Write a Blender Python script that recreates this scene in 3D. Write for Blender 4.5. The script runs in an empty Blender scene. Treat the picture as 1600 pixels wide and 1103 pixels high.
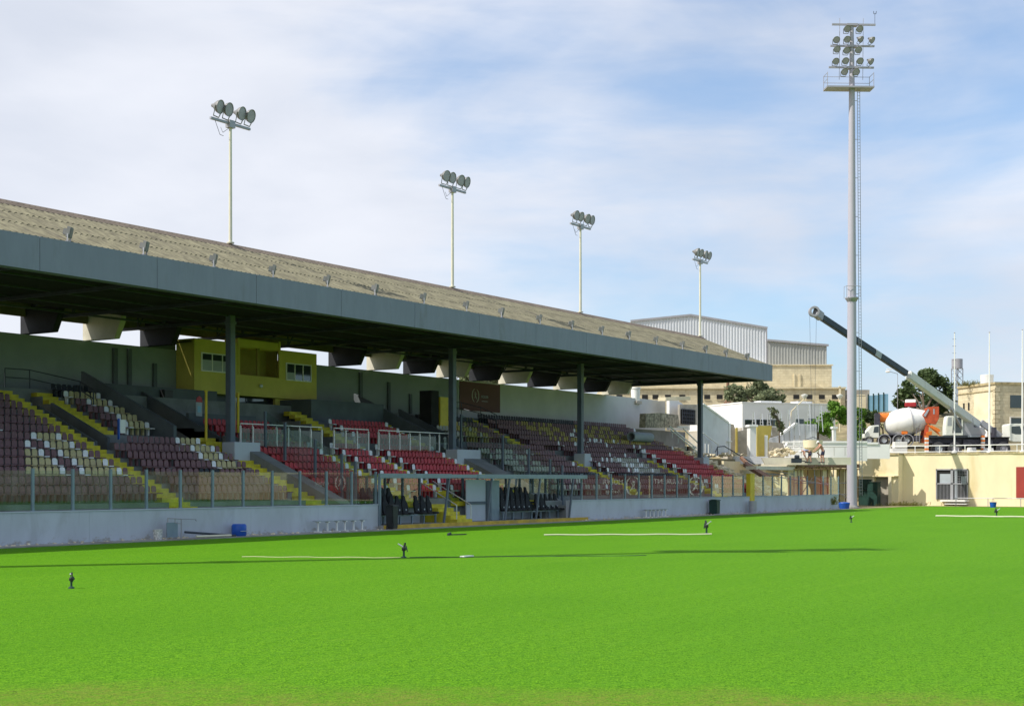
import bpy, bmesh, math, random
from mathutils import Vector, Matrix
R = math.radians
random.seed(7)
S = bpy.context.scene
C = S.collection
# ------------------------------------------------------------------ camera
# world X runs along the grandstand, world Y away from the pitch; the photo was 1600 px wide
FPX, HOR = 2200.0, 753.0
CAM = Vector((-33.188, -44.641, 2.4))
FW = Vector((0.83496, 0.55031, 0)); RT = Vector((0.55031, -0.83496, 0))
YAW = math.atan2(-FW.x, FW.y)
cd = bpy.data.cameras.new('camera'); cam = bpy.data.objects.new('camera', cd); C.objects.link(cam)
cam.location = CAM; cam.rotation_euler = (R(90), 0, YAW)
cd.lens = FPX/1600*36; cd.sensor_width = 36; cd.shift_y = (HOR-551.5)/1600
cd.clip_end = 6000; cd.clip_start = .5
S.camera = cam
# ------------------------------------------------------------------ light
SUN = (RT*-.928 + FW*-.372).normalized(); EL = R(48)
S.view_settings.view_transform = 'Standard'; S.view_settings.look = 'None'
S.view_settings.exposure = 0.2; S.view_settings.gamma = 1
S.cycles.transparent_max_bounces = 24; S.cycles.max_bounces = 10; S.cycles.diffuse_bounces = 4
sd = bpy.data.lights.new('sun', 'SUN'); sun = bpy.data.objects.new('sun', sd); C.objects.link(sun)
sd.energy = 4.5; sd.angle = R(.55); sd.color = (1, .945, .85)
sv = Vector((SUN.x*math.cos(EL), SUN.y*math.cos(EL), math.sin(EL)))
sun.rotation_euler = sv.to_track_quat('Z', 'Y').to_euler(); sun.location = (0, 0, 80)

class NT:
    def __init__(s, t): s.t = t
    def n(s, typ, **k):
        o = s.t.nodes.new('ShaderNode'+typ)
        for a, b in k.items():
            if a.startswith('_'): setattr(o, a[1:], b)
        return o
    def l(s, a, b): s.t.links.new(a, b)
    def setv(s, sock, v):
        if hasattr(v, 'is_linked') or isinstance(v, bpy.types.NodeSocket): s.l(v, sock)
        else: sock.default_value = v
    def math(s, op, a, b=0.0, c=None, clamp=False):
        o = s.n('Math'); o.operation = op; o.use_clamp = clamp
        s.setv(o.inputs[0], a); s.setv(o.inputs[1], b)
        if c is not None: s.setv(o.inputs[2], c)
        return o.outputs[0]
    def noise(s, vec, scale, detail=4, rough=.55, dist=0):
        o = s.n('TexNoise'); s.l(vec, o.inputs['Vector']); o.inputs['Scale'].default_value = scale
        o.inputs['Detail'].default_value = detail; o.inputs['Roughness'].default_value = rough
        o.inputs['Distortion'].default_value = dist
        return o.outputs['Fac']
    def ramp(s, f, a, b):
        o = s.n('MapRange'); s.l(f, o.inputs[0]); o.inputs[1].default_value = a; o.inputs[2].default_value = b
        o.interpolation_type = 'SMOOTHSTEP'
        return o.outputs[0]
    def mix(s, f, a, b, mode='MIX'):
        o = s.n('Mix'); o.data_type = 'RGBA'; o.blend_type = mode
        s.setv(o.inputs[0], f)
        for i, v in ((6, a), (7, b)):
            s.setv(o.inputs[i], v if not isinstance(v, tuple) or len(v) == 4 else tuple(v)+(1,))
        return o.outputs[2]
    def scalev(s, vec, sc, rot=(0, 0, 0)):
        o = s.n('Mapping'); s.l(vec, o.inputs[0]); o.inputs['Scale'].default_value = sc; o.inputs['Rotation'].default_value = rot
        return o.outputs[0]

W = bpy.data.worlds.new('World'); S.world = W; W.use_nodes = True
w = NT(W.node_tree); W.node_tree.nodes.clear()
sky = w.n('TexSky'); sky.sky_type = 'NISHITA'; sky.sun_disc = False; sky.sun_elevation = EL
sky.sun_rotation = math.atan2(SUN.x, SUN.y); sky.air_density = 1.0; sky.dust_density = 1.2; sky.ozone_density = 1.5
tc = w.n('TexCoord'); g = tc.outputs['Generated']
def dotv(nt, vec, d):
    o = nt.n('VectorMath'); o.operation = 'DOT_PRODUCT'; nt.l(vec, o.inputs[0]); o.inputs[1].default_value = d
    return o.outputs['Value']
cx = dotv(w, g, tuple(RT)); cz = dotv(w, g, (0, 0, 1)); cf = dotv(w, g, tuple(FW))
gv = w.scalev(g, (1, 1, 2.6), (0, R(8), 0))
n1 = w.noise(gv, 3.1, 9, .52, .35)
n2 = w.noise(gv, 1.35, 3, .5, .2)
n3 = w.noise(w.scalev(g, (1, 1, 6), (R(6), R(-10), 0)), 7, 8, .55, .4)
# more cloud towards the left, clear patches to the right
f = w.math('ADD', w.math('MULTIPLY', n1, .62), w.math('MULTIPLY', n2, .42))
f = w.math('ADD', f, w.math('MULTIPLY', n3, .16))
f = w.math('ADD', f, w.math('MULTIPLY', cx, -.32))
f = w.math('ADD', f, w.math('MULTIPLY', cz, .12))
fac = w.ramp(f, .40, .66)
shade = w.ramp(w.noise(gv, 4.3, 6, .5, .3), .25, .75)
ccol = w.mix(shade, (6.2, 6.6, 7.5), (7.9, 8.1, 8.75))
lp = w.math('ADD', w.math('MULTIPLY', fac, .72), .24)
skyc = w.mix(1.0, sky.outputs[0], (1.0, 1.36, 1.6), 'MULTIPLY')
bgc = w.mix(lp, skyc, ccol)
bg = w.n('Background'); w.l(bgc, bg.inputs[0]); bg.inputs[1].default_value = .1
wo = w.n('OutputWorld'); w.l(bg.outputs[0], wo.inputs[0])

# ------------------------------------------------------------------ materials
MATS = {}
def mat(name, c, rough=.6, var=.12, sc=1.5, metal=0, bump=0, bsc=None, stain=None, ssc=.35, samt=.5, stretch=(1, 1, 1), spec=.4, coat=0):
    if name in MATS: return MATS[name]
    m = bpy.data.materials.new(name); m.use_nodes = True; MATS[name] = m
    t = NT(m.node_tree); p = m.node_tree.nodes['Principled BSDF']
    co = t.n('TexCoord').outputs['Object']
    gw = t.n('NewGeometry').outputs['Position']
    v = t.scalev(gw, stretch)
    nz = t.noise(v, sc, 6, .6)
    k = tuple(max(0, x*(1-var)) for x in c); h = tuple(min(1, x*(1+var)) for x in c)
    col = t.mix(t.ramp(nz, .3, .7), k, h)
    if stain:
        s2 = t.noise(v, ssc, 7, .65, .4)
        col = t.mix(t.math('MULTIPLY', t.ramp(s2, .5, .72), samt), col, stain)
    t.l(col, p.inputs['Base Color'])
    p.inputs['Roughness'].default_value = rough; p.inputs['Metallic'].default_value = metal
    p.inputs['Specular IOR Level'].default_value = spec
    if coat: p.inputs['Coat Weight'].default_value = coat
    if bump:
        b = t.n('Bump'); b.inputs['Strength'].default_value = bump; b.inputs['Distance'].default_value = .03
        t.l(t.noise(v, bsc or sc*6, 5, .6), b.inputs['Height']); t.l(b.outputs[0], p.inputs['Normal'])
    return m
def glassmat(name, tint=(.86, .93, .9), ior=1.5, boost=1.5):
    m = bpy.data.materials.new(name); m.use_nodes = True
    t = NT(m.node_tree); m.node_tree.nodes.clear()
    tr = t.n('BsdfTransparent'); tr.inputs[0].default_value = tint+(1,)
    gl = t.n('BsdfGlossy'); gl.inputs['Roughness'].default_value = .0; gl.inputs[0].default_value = (.95, 1, .98, 1)
    fr = t.n('Fresnel'); fr.inputs[0].default_value = ior
    gb = t.n('NewGeometry').outputs['Backfacing']
    fac = t.math('MULTIPLY', t.math('MULTIPLY', fr.outputs[0], boost), t.math('SUBTRACT', 1, gb), clamp=True)
    mx = t.n('MixShader'); t.l(fac, mx.inputs[0]); t.l(tr.outputs[0], mx.inputs[1]); t.l(gl.outputs[0], mx.inputs[2])
    # a little dust on the glass
    df = t.n('BsdfDiffuse'); df.inputs[0].default_value = (.5, .52, .5, 1)
    mx2 = t.n('MixShader'); t.l(t.math('MULTIPLY', t.ramp(t.noise(t.n('NewGeometry').outputs['Position'], .9, 6), .35, .8), .08), mx2.inputs[0])
    t.l(mx.outputs[0], mx2.inputs[1]); t.l(df.outputs[0], mx2.inputs[2])
    o = t.n('OutputMaterial'); t.l(mx2.outputs[0], o.inputs[0])
    return m
def grassmat():
    m = bpy.data.materials.new('turf'); m.use_nodes = True
    t = NT(m.node_tree); p = m.node_tree.nodes['Principled BSDF']
    gw = t.n('NewGeometry').outputs['Position']
    fine = t.math('ADD', t.math('MULTIPLY', t.noise(gw, 30, 2, .7), .6), t.math('MULTIPLY', t.noise(gw, 7.5, 3, .8), .42))
    med = t.noise(gw, 2.3, 5, .65)
    big = t.noise(t.scalev(gw, (.5, 1.2, 1), (0, 0, R(30))), .16, 5, .6)
    band = t.noise(t.scalev(gw, (.25, 3.2, 1), (0, 0, -YAW*0+R(56))), .5, 5, .6)
    col = t.mix(t.ramp(fine, .40, .62), (.040, .150, .004), (.145, .345, .012))
    col = t.mix(t.math('MULTIPLY', t.ramp(med, .40, .70), .5), col, (.092, .262, .012))
    col = t.mix(t.math('MULTIPLY', t.ramp(big, .42, .72), .4), col, (.066, .205, .006))
    col = t.mix(t.math('MULTIPLY', t.ramp(band, .5, .75), .22), col, (.150, .31, .018))
    spk = t.ramp(t.noise(gw, 1.1, 7, .75), .60, .74); col = t.mix(t.math('MULTIPLY', spk, .38), col, (.19, .30, .045))
    drk = t.ramp(t.noise(t.scalev(gw, (1, 1, 1), (0, 0, 1.1)), .55, 6, .7), .58, .75); col = t.mix(t.math('MULTIPLY', drk, .4), col, (.05, .17, .008))
    # worn, sandy edge of the pitch behind the goal line, where the photographer stands
    d = t.math('SUBTRACT', dotv(t, gw, tuple(FW)), FW.dot(CAM))
    rx = t.math('SUBTRACT', dotv(t, gw, tuple(RT)), RT.dot(CAM))
    nz = t.noise(gw, .55, 6, .7)
    e = t.math('ADD', d, t.math('MULTIPLY', t.math('SUBTRACT', nz, .5), -5.0))
    e = t.math('ADD', e, t.math('MULTIPLY', rx, .05))
    worn = t.math('SUBTRACT', 1, t.ramp(e, 14.7, 17.0))
    worn = t.math('MULTIPLY', worn, t.ramp(t.noise(gw, 9, 5, .7), .25, .7))
    col = t.mix(t.math('MULTIPLY', worn, .7), col, (.22, .185, .05))
    t.l(col, p.inputs['Base Color']); p.inputs['Roughness'].default_value = .75
    p.inputs['Specular IOR Level'].default_value = .04
    b = t.n('Bump'); b.inputs['Strength'].default_value = .7; b.inputs['Distance'].default_value = .05
    h = t.math('ADD', t.noise(gw, 34, 3, .7), t.math('MULTIPLY', t.noise(gw, 5, 4, .6), .8))
    t.l(h, b.inputs['Height']); t.l(b.outputs[0], p.inputs['Normal'])
    return m
M = {}
M['grass'] = grassmat()
M['soil'] = mat('dry soil', (.24, .20, .11), .9, .3, .8, bump=.5, stain=(.10, .15, .03), ssc=.5, samt=.8)
M['conc'] = mat('stand concrete', (.20, .215, .215), .85, .18, .9, bump=.2, stain=(.12, .13, .13), samt=.6)
M['concdark'] = mat('dark painted concrete', (.105, .125, .135), .8, .15, .8, stain=(.06, .07, .08), samt=.4)
M['verge'] = mat('verge concrete', (.27, .27, .26), .9, .2, 1.4, bump=.3, stain=(.15, .13, .11), samt=.8)
M['pwall'] = mat('grey blue wall paint', (.47, .51, .57), .7, .05, .5, bump=.05, stain=(.40, .42, .45), ssc=.8, samt=.5)
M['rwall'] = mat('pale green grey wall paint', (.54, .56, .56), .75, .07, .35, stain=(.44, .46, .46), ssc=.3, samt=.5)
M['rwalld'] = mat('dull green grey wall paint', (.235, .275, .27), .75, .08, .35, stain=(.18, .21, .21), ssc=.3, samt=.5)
M['yellow'] = mat('yellow step paint', (.55, .48, .03), .65, .2, 3, stain=(.38, .34, .08), ssc=2, samt=.7)
M['ykerb'] = mat('worn yellow kerb paint', (.52, .36, .05), .8, .2, 2, stain=(.30, .24, .1), ssc=1.2, samt=.8)
M['ypost'] = mat('yellow post paint', (.62, .47, .03), .5, .1, 2)
M['pressy'] = mat('ochre yellow render', (.60, .52, .12), .8, .08, .6, stain=(.46, .39, .11), samt=.5)
M['press_shade'] = mat('ochre recess shade', (.30, .25, .07), .85, .15, .8)  # darker copy of the press box ochre, shade painted into the recess
M['fascia'] = mat('blue grey fascia sheet', (.20, .217, .285), .55, .07, .8, bump=.04, stain=(.145, .15, .175), ssc=.8, samt=.6, stretch=(1.6, 1, .35))
M['steel'] = mat('dark steel', (.045, .055, .07), .5, .2, 2, metal=.2)
def peelmat():
    m = mat('pitch wall paint', (.47, .505, .56), .7, .07, .7, bump=.06, stain=(.37, .39, .42), ssc=1.1, samt=.55, stretch=(1, 1, .45))
    t = NT(m.node_tree); p = m.node_tree.nodes['Principled BSDF']; src = p.inputs['Base Color'].links[0].from_socket
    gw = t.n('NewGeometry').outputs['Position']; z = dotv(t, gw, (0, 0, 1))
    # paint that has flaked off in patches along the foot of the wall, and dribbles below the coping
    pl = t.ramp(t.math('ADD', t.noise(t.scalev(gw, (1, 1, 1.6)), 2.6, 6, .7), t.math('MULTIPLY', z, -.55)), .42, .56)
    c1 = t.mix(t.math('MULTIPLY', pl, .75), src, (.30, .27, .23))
    st = t.ramp(t.noise(t.scalev(gw, (2.4, 1, .12)), 1.3, 5, .7), .58, .72)
    c2 = t.mix(t.math('MULTIPLY', st, .35), c1, (.27, .29, .31))
    t.l(c2, p.inputs['Base Color']); return m
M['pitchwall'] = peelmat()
M['soffit'] = mat('shade black soffit boards', (.02, .018, .02), .95, .35, 1.2, stretch=(.3, 1, 1))  # near-black colour stands in for the shade under the roof
M['colm'] = mat('dark blue column paint', (.10, .125, .16), .5, .1, 1)
M['post'] = mat('grey blue post', (.20, .26, .31), .45, .08, 2, metal=.2)
M['rooft'] = mat('weathered corrugated fibre cement', (.185, .172, .112), .95, .38, 3.0, bump=.3, bsc=9, stain=(.10, .09, .07), ssc=.9, samt=.8, stretch=(3.2, .35, 1))
M['ridge'] = mat('brown ridge capping', (.17, .135, .105), .9, .2, 1.5)
M['findark'] = mat('black painted concrete', (.018, .02, .026), .8, .25, 1)
M['finlight'] = mat('cream painted concrete', (.60, .57, .47), .8, .08, .8, stain=(.45, .42, .33), samt=.5)
M['glass'] = glassmat('screen glass')
M['wglass'] = mat('dark window glass', (.03, .04, .045), .05, .1, 1, spec=.9)
M['wgrey'] = mat('pale window blind', (.36, .40, .44), .6, .08, 1)
M['wgrey2'] = mat('dusty lamp glass', (.13, .14, .15), .3, .1, 3)
M['white'] = mat('white paint', (.78, .78, .76), .5, .04, 1)
M['alu'] = mat('bare aluminium', (.62, .64, .66), .35, .06, 2, metal=.6)
M['galv'] = mat('galvanised steel', (.36, .36, .39), .45, .06, .6, metal=.25)
M['mast'] = mat('mast grey paint', (.42, .41, .47), .45, .04, .3)
M['cream'] = mat('cream pole paint', (.64, .62, .50), .55, .06, 2)
M['lamp'] = mat('lamp housing', (.22, .22, .22), .5, .1, 3, metal=.3)
M['lens'] = mat('lamp glass', (.40, .37, .44), .5, .1, 3, spec=.3)
M['black'] = mat('black fabric', (.016, .017, .021), .75, .25, 5)
M['bblack'] = mat('black plastic', (.02, .023, .024), .45, .2, 3)
M['dgreen'] = mat('dark green plastic', (.012, .045, .035), .5, .2, 2)
M['blue'] = mat('blue plastic', (.012, .085, .42), .4, .12, 3)
M['wallcream'] = mat('cream stadium wall', (.80, .70, .46), .85, .06, .5, bump=.1, stain=(.62, .48, .22), ssc=.42, samt=.6, stretch=(1, 1, .4))
M['farwall'] = mat('old stone boundary wall', (.36, .31, .21), .9, .25, 1.2, stain=(.2, .17, .12), samt=.7)
M['coping'] = mat('weathered coping', (.42, .35, .20), .9, .3, 2, bump=.5, stain=(.22, .19, .13), ssc=1.6, samt=.8)
M['lime'] = mat('limestone wall', (.64, .57, .40), .9, .1, 1.2, bump=.2, stain=(.45, .375, .24), ssc=.4, samt=.7)
def coursed(m):
    t = NT(m.node_tree); p = m.node_tree.nodes['Principled BSDF']; src = p.inputs['Base Color'].links[0].from_socket
    gw = t.n('NewGeometry').outputs['Position']; cv = t.n('CombineXYZ'); t.l(t.math('ADD', dotv(t, gw, tuple(RT)), dotv(t, gw, tuple(FW))), cv.inputs[0]); t.l(dotv(t, gw, (0, 0, 1)), cv.inputs[1])
    b = t.n('TexBrick'); t.l(cv.outputs[0], b.inputs['Vector']); b.inputs['Scale'].default_value = 1; b.inputs['Brick Width'].default_value = .85; b.inputs['Row Height'].default_value = .36; b.inputs['Mortar Size'].default_value = .022
    b.inputs['Color1'].default_value = (1, 1, 1, 1); b.inputs['Color2'].default_value = (.8, .78, .74, 1); b.inputs['Mortar'].default_value = (.55, .5, .42, 1)
    t.l(t.mix(.5, src, b.outputs[0], 'MULTIPLY'), p.inputs['Base Color'])
coursed(M['lime'])
M['limew'] = mat('pale limestone', (.72, .64, .45), .9, .08, .8, stain=(.56, .47, .29), samt=.5)
M['whitewash'] = mat('whitewashed wall', (.80, .80, .79), .8, .04, .4, stain=(.64, .64, .62), ssc=.35, samt=.5)
M['greywash'] = mat('grey washed wall', (.62, .64, .66), .8, .07, .6, stain=(.5, .5, .5), samt=.5)
M['block'] = mat('bare concrete block', (.40, .37, .31), .9, .15, 1.6, bump=.3, stain=(.28, .25, .2), samt=.6)
M['olive'] = mat('olive yellow render', (.46, .37, .09), .85, .1, 1)
M['shed'] = mat('white metal cladding', (.62, .65, .70), .45, .04, .3, metal=.1)
M['shed2'] = mat('grey metal cladding', (.36, .37, .36), .5, .08, .5, metal=.1)
M['dark'] = mat('dark opening', (.02, .02, .02), .9, .2, 2)
M['red'] = mat('red board', (.33, .045, .035), .55, .08, .7)
M['boardm'] = mat('dusky maroon board', (.17, .05, .045), .55, .08, .7)
M['maroonb'] = mat('maroon banner cloth', (.13, .055, .05), .7, .1, .8)
M['orange'] = mat('orange truck paint', (.75, .20, .03), .45, .1, 2)
M['redor'] = mat('red orange truck paint', (.48, .085, .03), .5, .2, 2)
M['drum'] = mat('white drum paint', (.80, .80, .77), .45, .05, .8, stain=(.52, .50, .45), ssc=.9, samt=.55, stretch=(1, 1, .5))
M['tyre'] = mat('tyre rubber', (.055, .055, .06), .85, .2, 4)
M['chassis'] = mat('dark chassis', (.05, .05, .068), .7, .25, 3)
M['truckw'] = mat('white truck paint', (.74, .76, .70), .4, .05, 1, stain=(.45, .44, .38), ssc=1.1, samt=.5)
M['boomd'] = mat('dark boom paint', (.035, .05, .065), .45, .15, 1)
M['booml'] = mat('pale boom paint', (.60, .62, .60), .45, .05, .8, stain=(.36, .36, .33), ssc=1.2, samt=.5)
M['wood'] = mat('formwork timber', (.36, .22, .11), .85, .25, 3)
M['rust'] = mat('brown shuttering', (.20, .11, .07), .85, .3, 3)
M['slab'] = mat('fresh concrete slab', (.66, .62, .50), .9, .08, 1, stain=(.5, .46, .36), samt=.5)
M['stone'] = mat('rubble stone', (.60, .53, .38), .95, .3, 1.3, bump=.4)
M['stonewall'] = mat('rough rubble masonry', (.30, .28, .21), .95, .55, 3.2, bump=.6, stain=(.12, .11, .09), ssc=2.4, samt=.8)
M['bark'] = mat('bark', (.12, .09, .065), .95, .3, 5, bump=.4)
M['skin'] = mat('sunburnt skin', (.55, .30, .21), .6, .08, 6)
M['cloth'] = mat('dark navy shorts', (.025, .028, .06), .85, .15, 6)
M['pink'] = mat('faded orange vest', (.62, .30, .20), .85, .1, 6)
M['shirt'] = mat('grey blue shirt', (.20, .27, .42), .85, .15, 6)
M['bluefence'] = mat('blue translucent sheet', (.24, .47, .62), .5, .08, .5)
M['pipe'] = mat('white plastic pipe', (.62, .61, .45), .45, .05, 3)
M['hose'] = mat('dark green hose', (.03, .09, .04), .6, .2, 3)
M['smar'] = mat('faded maroon seat', (.165, .083, .092), .55, .14, 3)
M['sred'] = mat('red seat', (.43, .035, .045), .5, .12, 3)
M['swht'] = mat('white seat', (.72, .74, .76), .5, .06, 3)
M['syel'] = mat('cream yellow seat', (.46, .40, .21), .55, .12, 3)
M['sgold'] = mat('golden yellow seat', (.37, .285, .06), .55, .14, 3)
M['sgry'] = mat('pale grey green seat', (.36, .35, .30), .55, .1, 3)
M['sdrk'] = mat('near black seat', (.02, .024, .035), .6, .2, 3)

# ------------------------------------------------------------------ builders
OFF = {}
class MB:
    def __init__(s): s.v = []; s.f = []; s.m = []; s.cur = 0; s.M = None
    def add(s, vs, fs):
        n = len(s.v)
        s.v += [tuple(s.M @ Vector(p)) for p in vs] if s.M else [tuple(p) for p in vs]
        s.f += [tuple(i+n for i in q) for q in fs]; s.m += [s.cur]*len(fs); return s
    def box(s, x0, x1, y0, y1, z0, z1):
        return s.add([(x0, y0, z0), (x1, y0, z0), (x1, y1, z0), (x0, y1, z0), (x0, y0, z1), (x1, y0, z1), (x1, y1, z1), (x0, y1, z1)],
                     [(3, 2, 1, 0), (4, 5, 6, 7), (0, 1, 5, 4), (1, 2, 6, 5), (2, 3, 7, 6), (3, 0, 4, 7)])
    def prism(s, poly, ax, lo, hi):
        n = len(poly); mk = {'x': lambda a, b, e: (e, a, b), 'y': lambda a, b, e: (a, e, b), 'z': lambda a, b, e: (a, b, e)}[ax]
        vs = [mk(a, b, lo) for a, b in poly]+[mk(a, b, hi) for a, b in poly]
        return s.add(vs, [tuple(range(n))[::-1], tuple(range(n, 2*n))]+[(i, (i+1) % n, n+(i+1) % n, n+i) for i in range(n)])
    def bar(s, p, q, a, b=None, up=(0, 0, 1)):
        p = Vector(p); q = Vector(q); d = (q-p).normalized(); u = Vector(up)
        if abs(d.dot(u)) > .99: u = Vector((1, 0, 0))
        x = d.cross(u).normalized(); y = x.cross(d).normalized(); b = b or a
        vs = []
        for c in (p, q):
            for i, j in ((-1, -1), (1, -1), (1, 1), (-1, 1)): vs.append(c+x*(a/2*i)+y*(b/2*j))
        return s.add(vs, [(3, 2, 1, 0), (4, 5, 6, 7), (0, 1, 5, 4), (1, 2, 6, 5), (2, 3, 7, 6), (3, 0, 4, 7)])
    def tube(s, p, q, r, r2=None, n=8):
        p = Vector(p); q = Vector(q); return s.lathe([(0, r), ((q-p).length, r if r2 is None else r2)], p, q-p, n, True)
    def lathe(s, prof, c, axis, n=16, cap=False):
        d = Vector(axis).normalized(); u = Vector((0, 0, 1)) if abs(d.z) < .95 else Vector((1, 0, 0))
        x = d.cross(u).normalized(); y = d.cross(x).normalized(); c = Vector(c); vs = []; fs = []
        for t, r in prof:
            for i in range(n):
                a = 2*math.pi*i/n; vs.append(c+d*t+x*(r*math.cos(a))+y*(r*math.sin(a)))
        for k in range(len(prof)-1):
            for i in range(n): fs.append((k*n+i, k*n+(i+1) % n, (k+1)*n+(i+1) % n, (k+1)*n+i))
        if cap: fs += [tuple(range(n))[::-1], tuple(range((len(prof)-1)*n, len(prof)*n))]
        return s.add(vs, fs)
    def path(s, pts, r, n=6):
        for a, b in zip(pts, pts[1:]): s.tube(a, b, r, n=n)
        return s
    def build(s, name, m, parent=None, loc=None, smooth=False, bev=0, ang=35):
        if parent is not None: o0 = OFF.get(parent.name, Vector((0, 0, 0)))
        else:
            if loc is None:
                xs = [p[0] for p in s.v]; ys = [p[1] for p in s.v]; zs = [p[2] for p in s.v]
                loc = ((min(xs)+max(xs))/2, (min(ys)+max(ys))/2, min(zs))
            o0 = Vector(loc)
        me = bpy.data.meshes.new(name)
        me.from_pydata([(p[0]-o0.x, p[1]-o0.y, p[2]-o0.z) for p in s.v], [], s.f)
        for mm in (m if isinstance(m, (list, tuple)) else [m]): me.materials.append(M[mm] if isinstance(mm, str) else mm)
        me.polygons.foreach_set('material_index', s.m)
        bm = bmesh.new(); bm.from_mesh(me)
        if bev: bmesh.ops.bevel(bm, geom=[e for e in bm.edges if len(e.link_faces) == 2 and e.calc_face_angle(0) > .5], offset=bev, segments=2, affect='EDGES', clamp_overlap=True)
        bmesh.ops.recalc_face_normals(bm, faces=bm.faces[:]); bm.to_mesh(me); bm.free()
        if smooth or bev:
            me.polygons.foreach_set('use_smooth', [True]*len(me.polygons)); me.set_sharp_from_angle(angle=R(ang))
        me.update()
        o = bpy.data.objects.new(name, me); C.objects.link(o)
        if parent is not None: o.parent = parent; OFF[o.name] = o0
        else: o.location = loc; OFF[o.name] = o0
        return o
def tag(o, label, cat, group=None):
    o['label'] = label; o['category'] = cat
    if group: o['group'] = group
    return o
def thing(name, label, cat, loc, group=None, rot=None):
    o = bpy.data.objects.new(name, None); C.objects.link(o); o.location = loc; o.empty_display_size = .3
    if rot is not None: o.rotation_euler = (0, 0, rot); OFF[o.name] = Vector((0, 0, 0))
    else: OFF[o.name] = Vector(loc)
    return tag(o, label, cat, group)
def struct(o): o['kind'] = 'structure'; return o
def dup(root, loc, rotz=None, label=None, group=None):
    r = root.copy(); C.objects.link(r); r.location = loc
    if rotz is not None: r.rotation_euler = (0, 0, rotz)
    if label: r['label'] = label
    if group: r['group'] = group
    for ch in list(root.children):
        c = ch.copy(); C.objects.link(c); c.parent = r
        for gch in list(ch.children):
            d = gch.copy(); C.objects.link(d); d.parent = c
    return r
# pixel helpers used only to find where a thing stands in the world
def pz(x, y, Z): return CAM+FW*Z+RT*((x-800)/FPX*Z)+Vector((0, 0, (HOR-y)/FPX*Z))
def gnd(x, y, z=0): return pz(x, y, (z-CAM.z)*FPX/(HOR-y))
def onV(x, y, V):
    d = FW+RT*((x-800)/FPX); k = (V-CAM.y)/d.y; return pz(x, y, k)
def onU(x, y, U):
    d = FW+RT*((x-800)/FPX); k = (U-CAM.x)/d.x; return pz(x, y, k)
def text(body, size, name, m, loc, rot, parent=None, ext=.006, align='CENTER'):
    cu = bpy.data.curves.new(name, 'FONT'); cu.body = body; cu.size = size; cu.extrude = ext; cu.align_x = align; cu.align_y = 'CENTER'
    o = bpy.data.objects.new(name, cu); C.objects.link(o)
    dg = bpy.context.evaluated_depsgraph_get(); me = bpy.data.meshes.new_from_object(o.evaluated_get(dg))
    bpy.data.objects.remove(o); me.materials.clear(); me.materials.append(M[m])
    o = bpy.data.objects.new(name, me); C.objects.link(o)
    if parent is not None: o.parent = parent; loc = Vector(loc)-OFF.get(parent.name, Vector((0, 0, 0))); OFF[o.name] = OFF.get(parent.name)
    o.location = loc; o.rotation_euler = rot
    return o
# ------------------------------------------------------------------ ground
UE = 110.9                      # inner face of the cream end wall
def zt(U, V):
    zc = (Vector((U, V, 0))-CAM).dot(FW)
    def ss(a, b, x): t = max(0, min(1, (x-a)/(b-a))); return t*t*(3-2*t)
    return 5.05+1.4*ss(151, 159, zc)+5.6*ss(161, 192, zc)
mb = MB(); mb.add([(-2500, -2500, -.02), (2500, -2500, -.02), (2500, 2500, -.02), (-2500, 2500, -.02)], [(0, 1, 2, 3)])
struct(mb.build('ground', 'soil', loc=(0, 0, 0)))
mb = MB(); mb.add([(-60, -103, 0), (106.5, -103, 0), (106.5, -1.15, 0), (-60, -1.15, 0)], [(0, 1, 2, 3)])
struct(mb.build('pitch', 'grass', loc=(0, 0, 0)))
mb = MB(); mb.box(-40, 87.6, -1.25, 0, -.01, .03); struct(mb.build('verge_path', 'verge'))
def terrain():
    us = [111.35]+[114+5*i for i in range(40)]+[340, 420, 600, 1500]; vs = [-400, -200, -120]+[-90+5*i for i in range(50)]+[200, 300, 600]
    m = MB()
    n = len(vs); vv = [(u, v, zt(u, v)) for u in us for v in vs]
    ff = [(i*n+j, (i+1)*n+j, (i+1)*n+j+1, i*n+j+1) for i in range(len(us)-1) for j in range(n-1)]
    m.add(vv, ff)
    us2 = [77.5+3*i for i in range(11)]+[111.35]; vs2 = [9.5+4*i for i in range(40)]; n = len(vs2)
    vv = [(u, v, zt(u, v)-.55) for u in us2 for v in vs2]
    ff = [(i*n+j, (i+1)*n+j, (i+1)*n+j+1, i*n+j+1) for i in range(len(us2)-1) for j in range(n-1)]
    m.add(vv, ff)
    m.add([(77.5, 9.5, -.1), (111.35, 9.5, -.1), (111.35, 9.5, 4.5), (77.5, 9.5, 4.5)], [(0, 1, 2, 3)])
    m.add([(77.5, 9.5, -.1), (77.5, 9.5, 4.5), (77.5, 160, 4.5), (77.5, 160, -.1)], [(0, 1, 2, 3)])
    return m
struct(terrain().build('hill_terrain', 'soil', loc=(150, 20, 0)))

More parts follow.
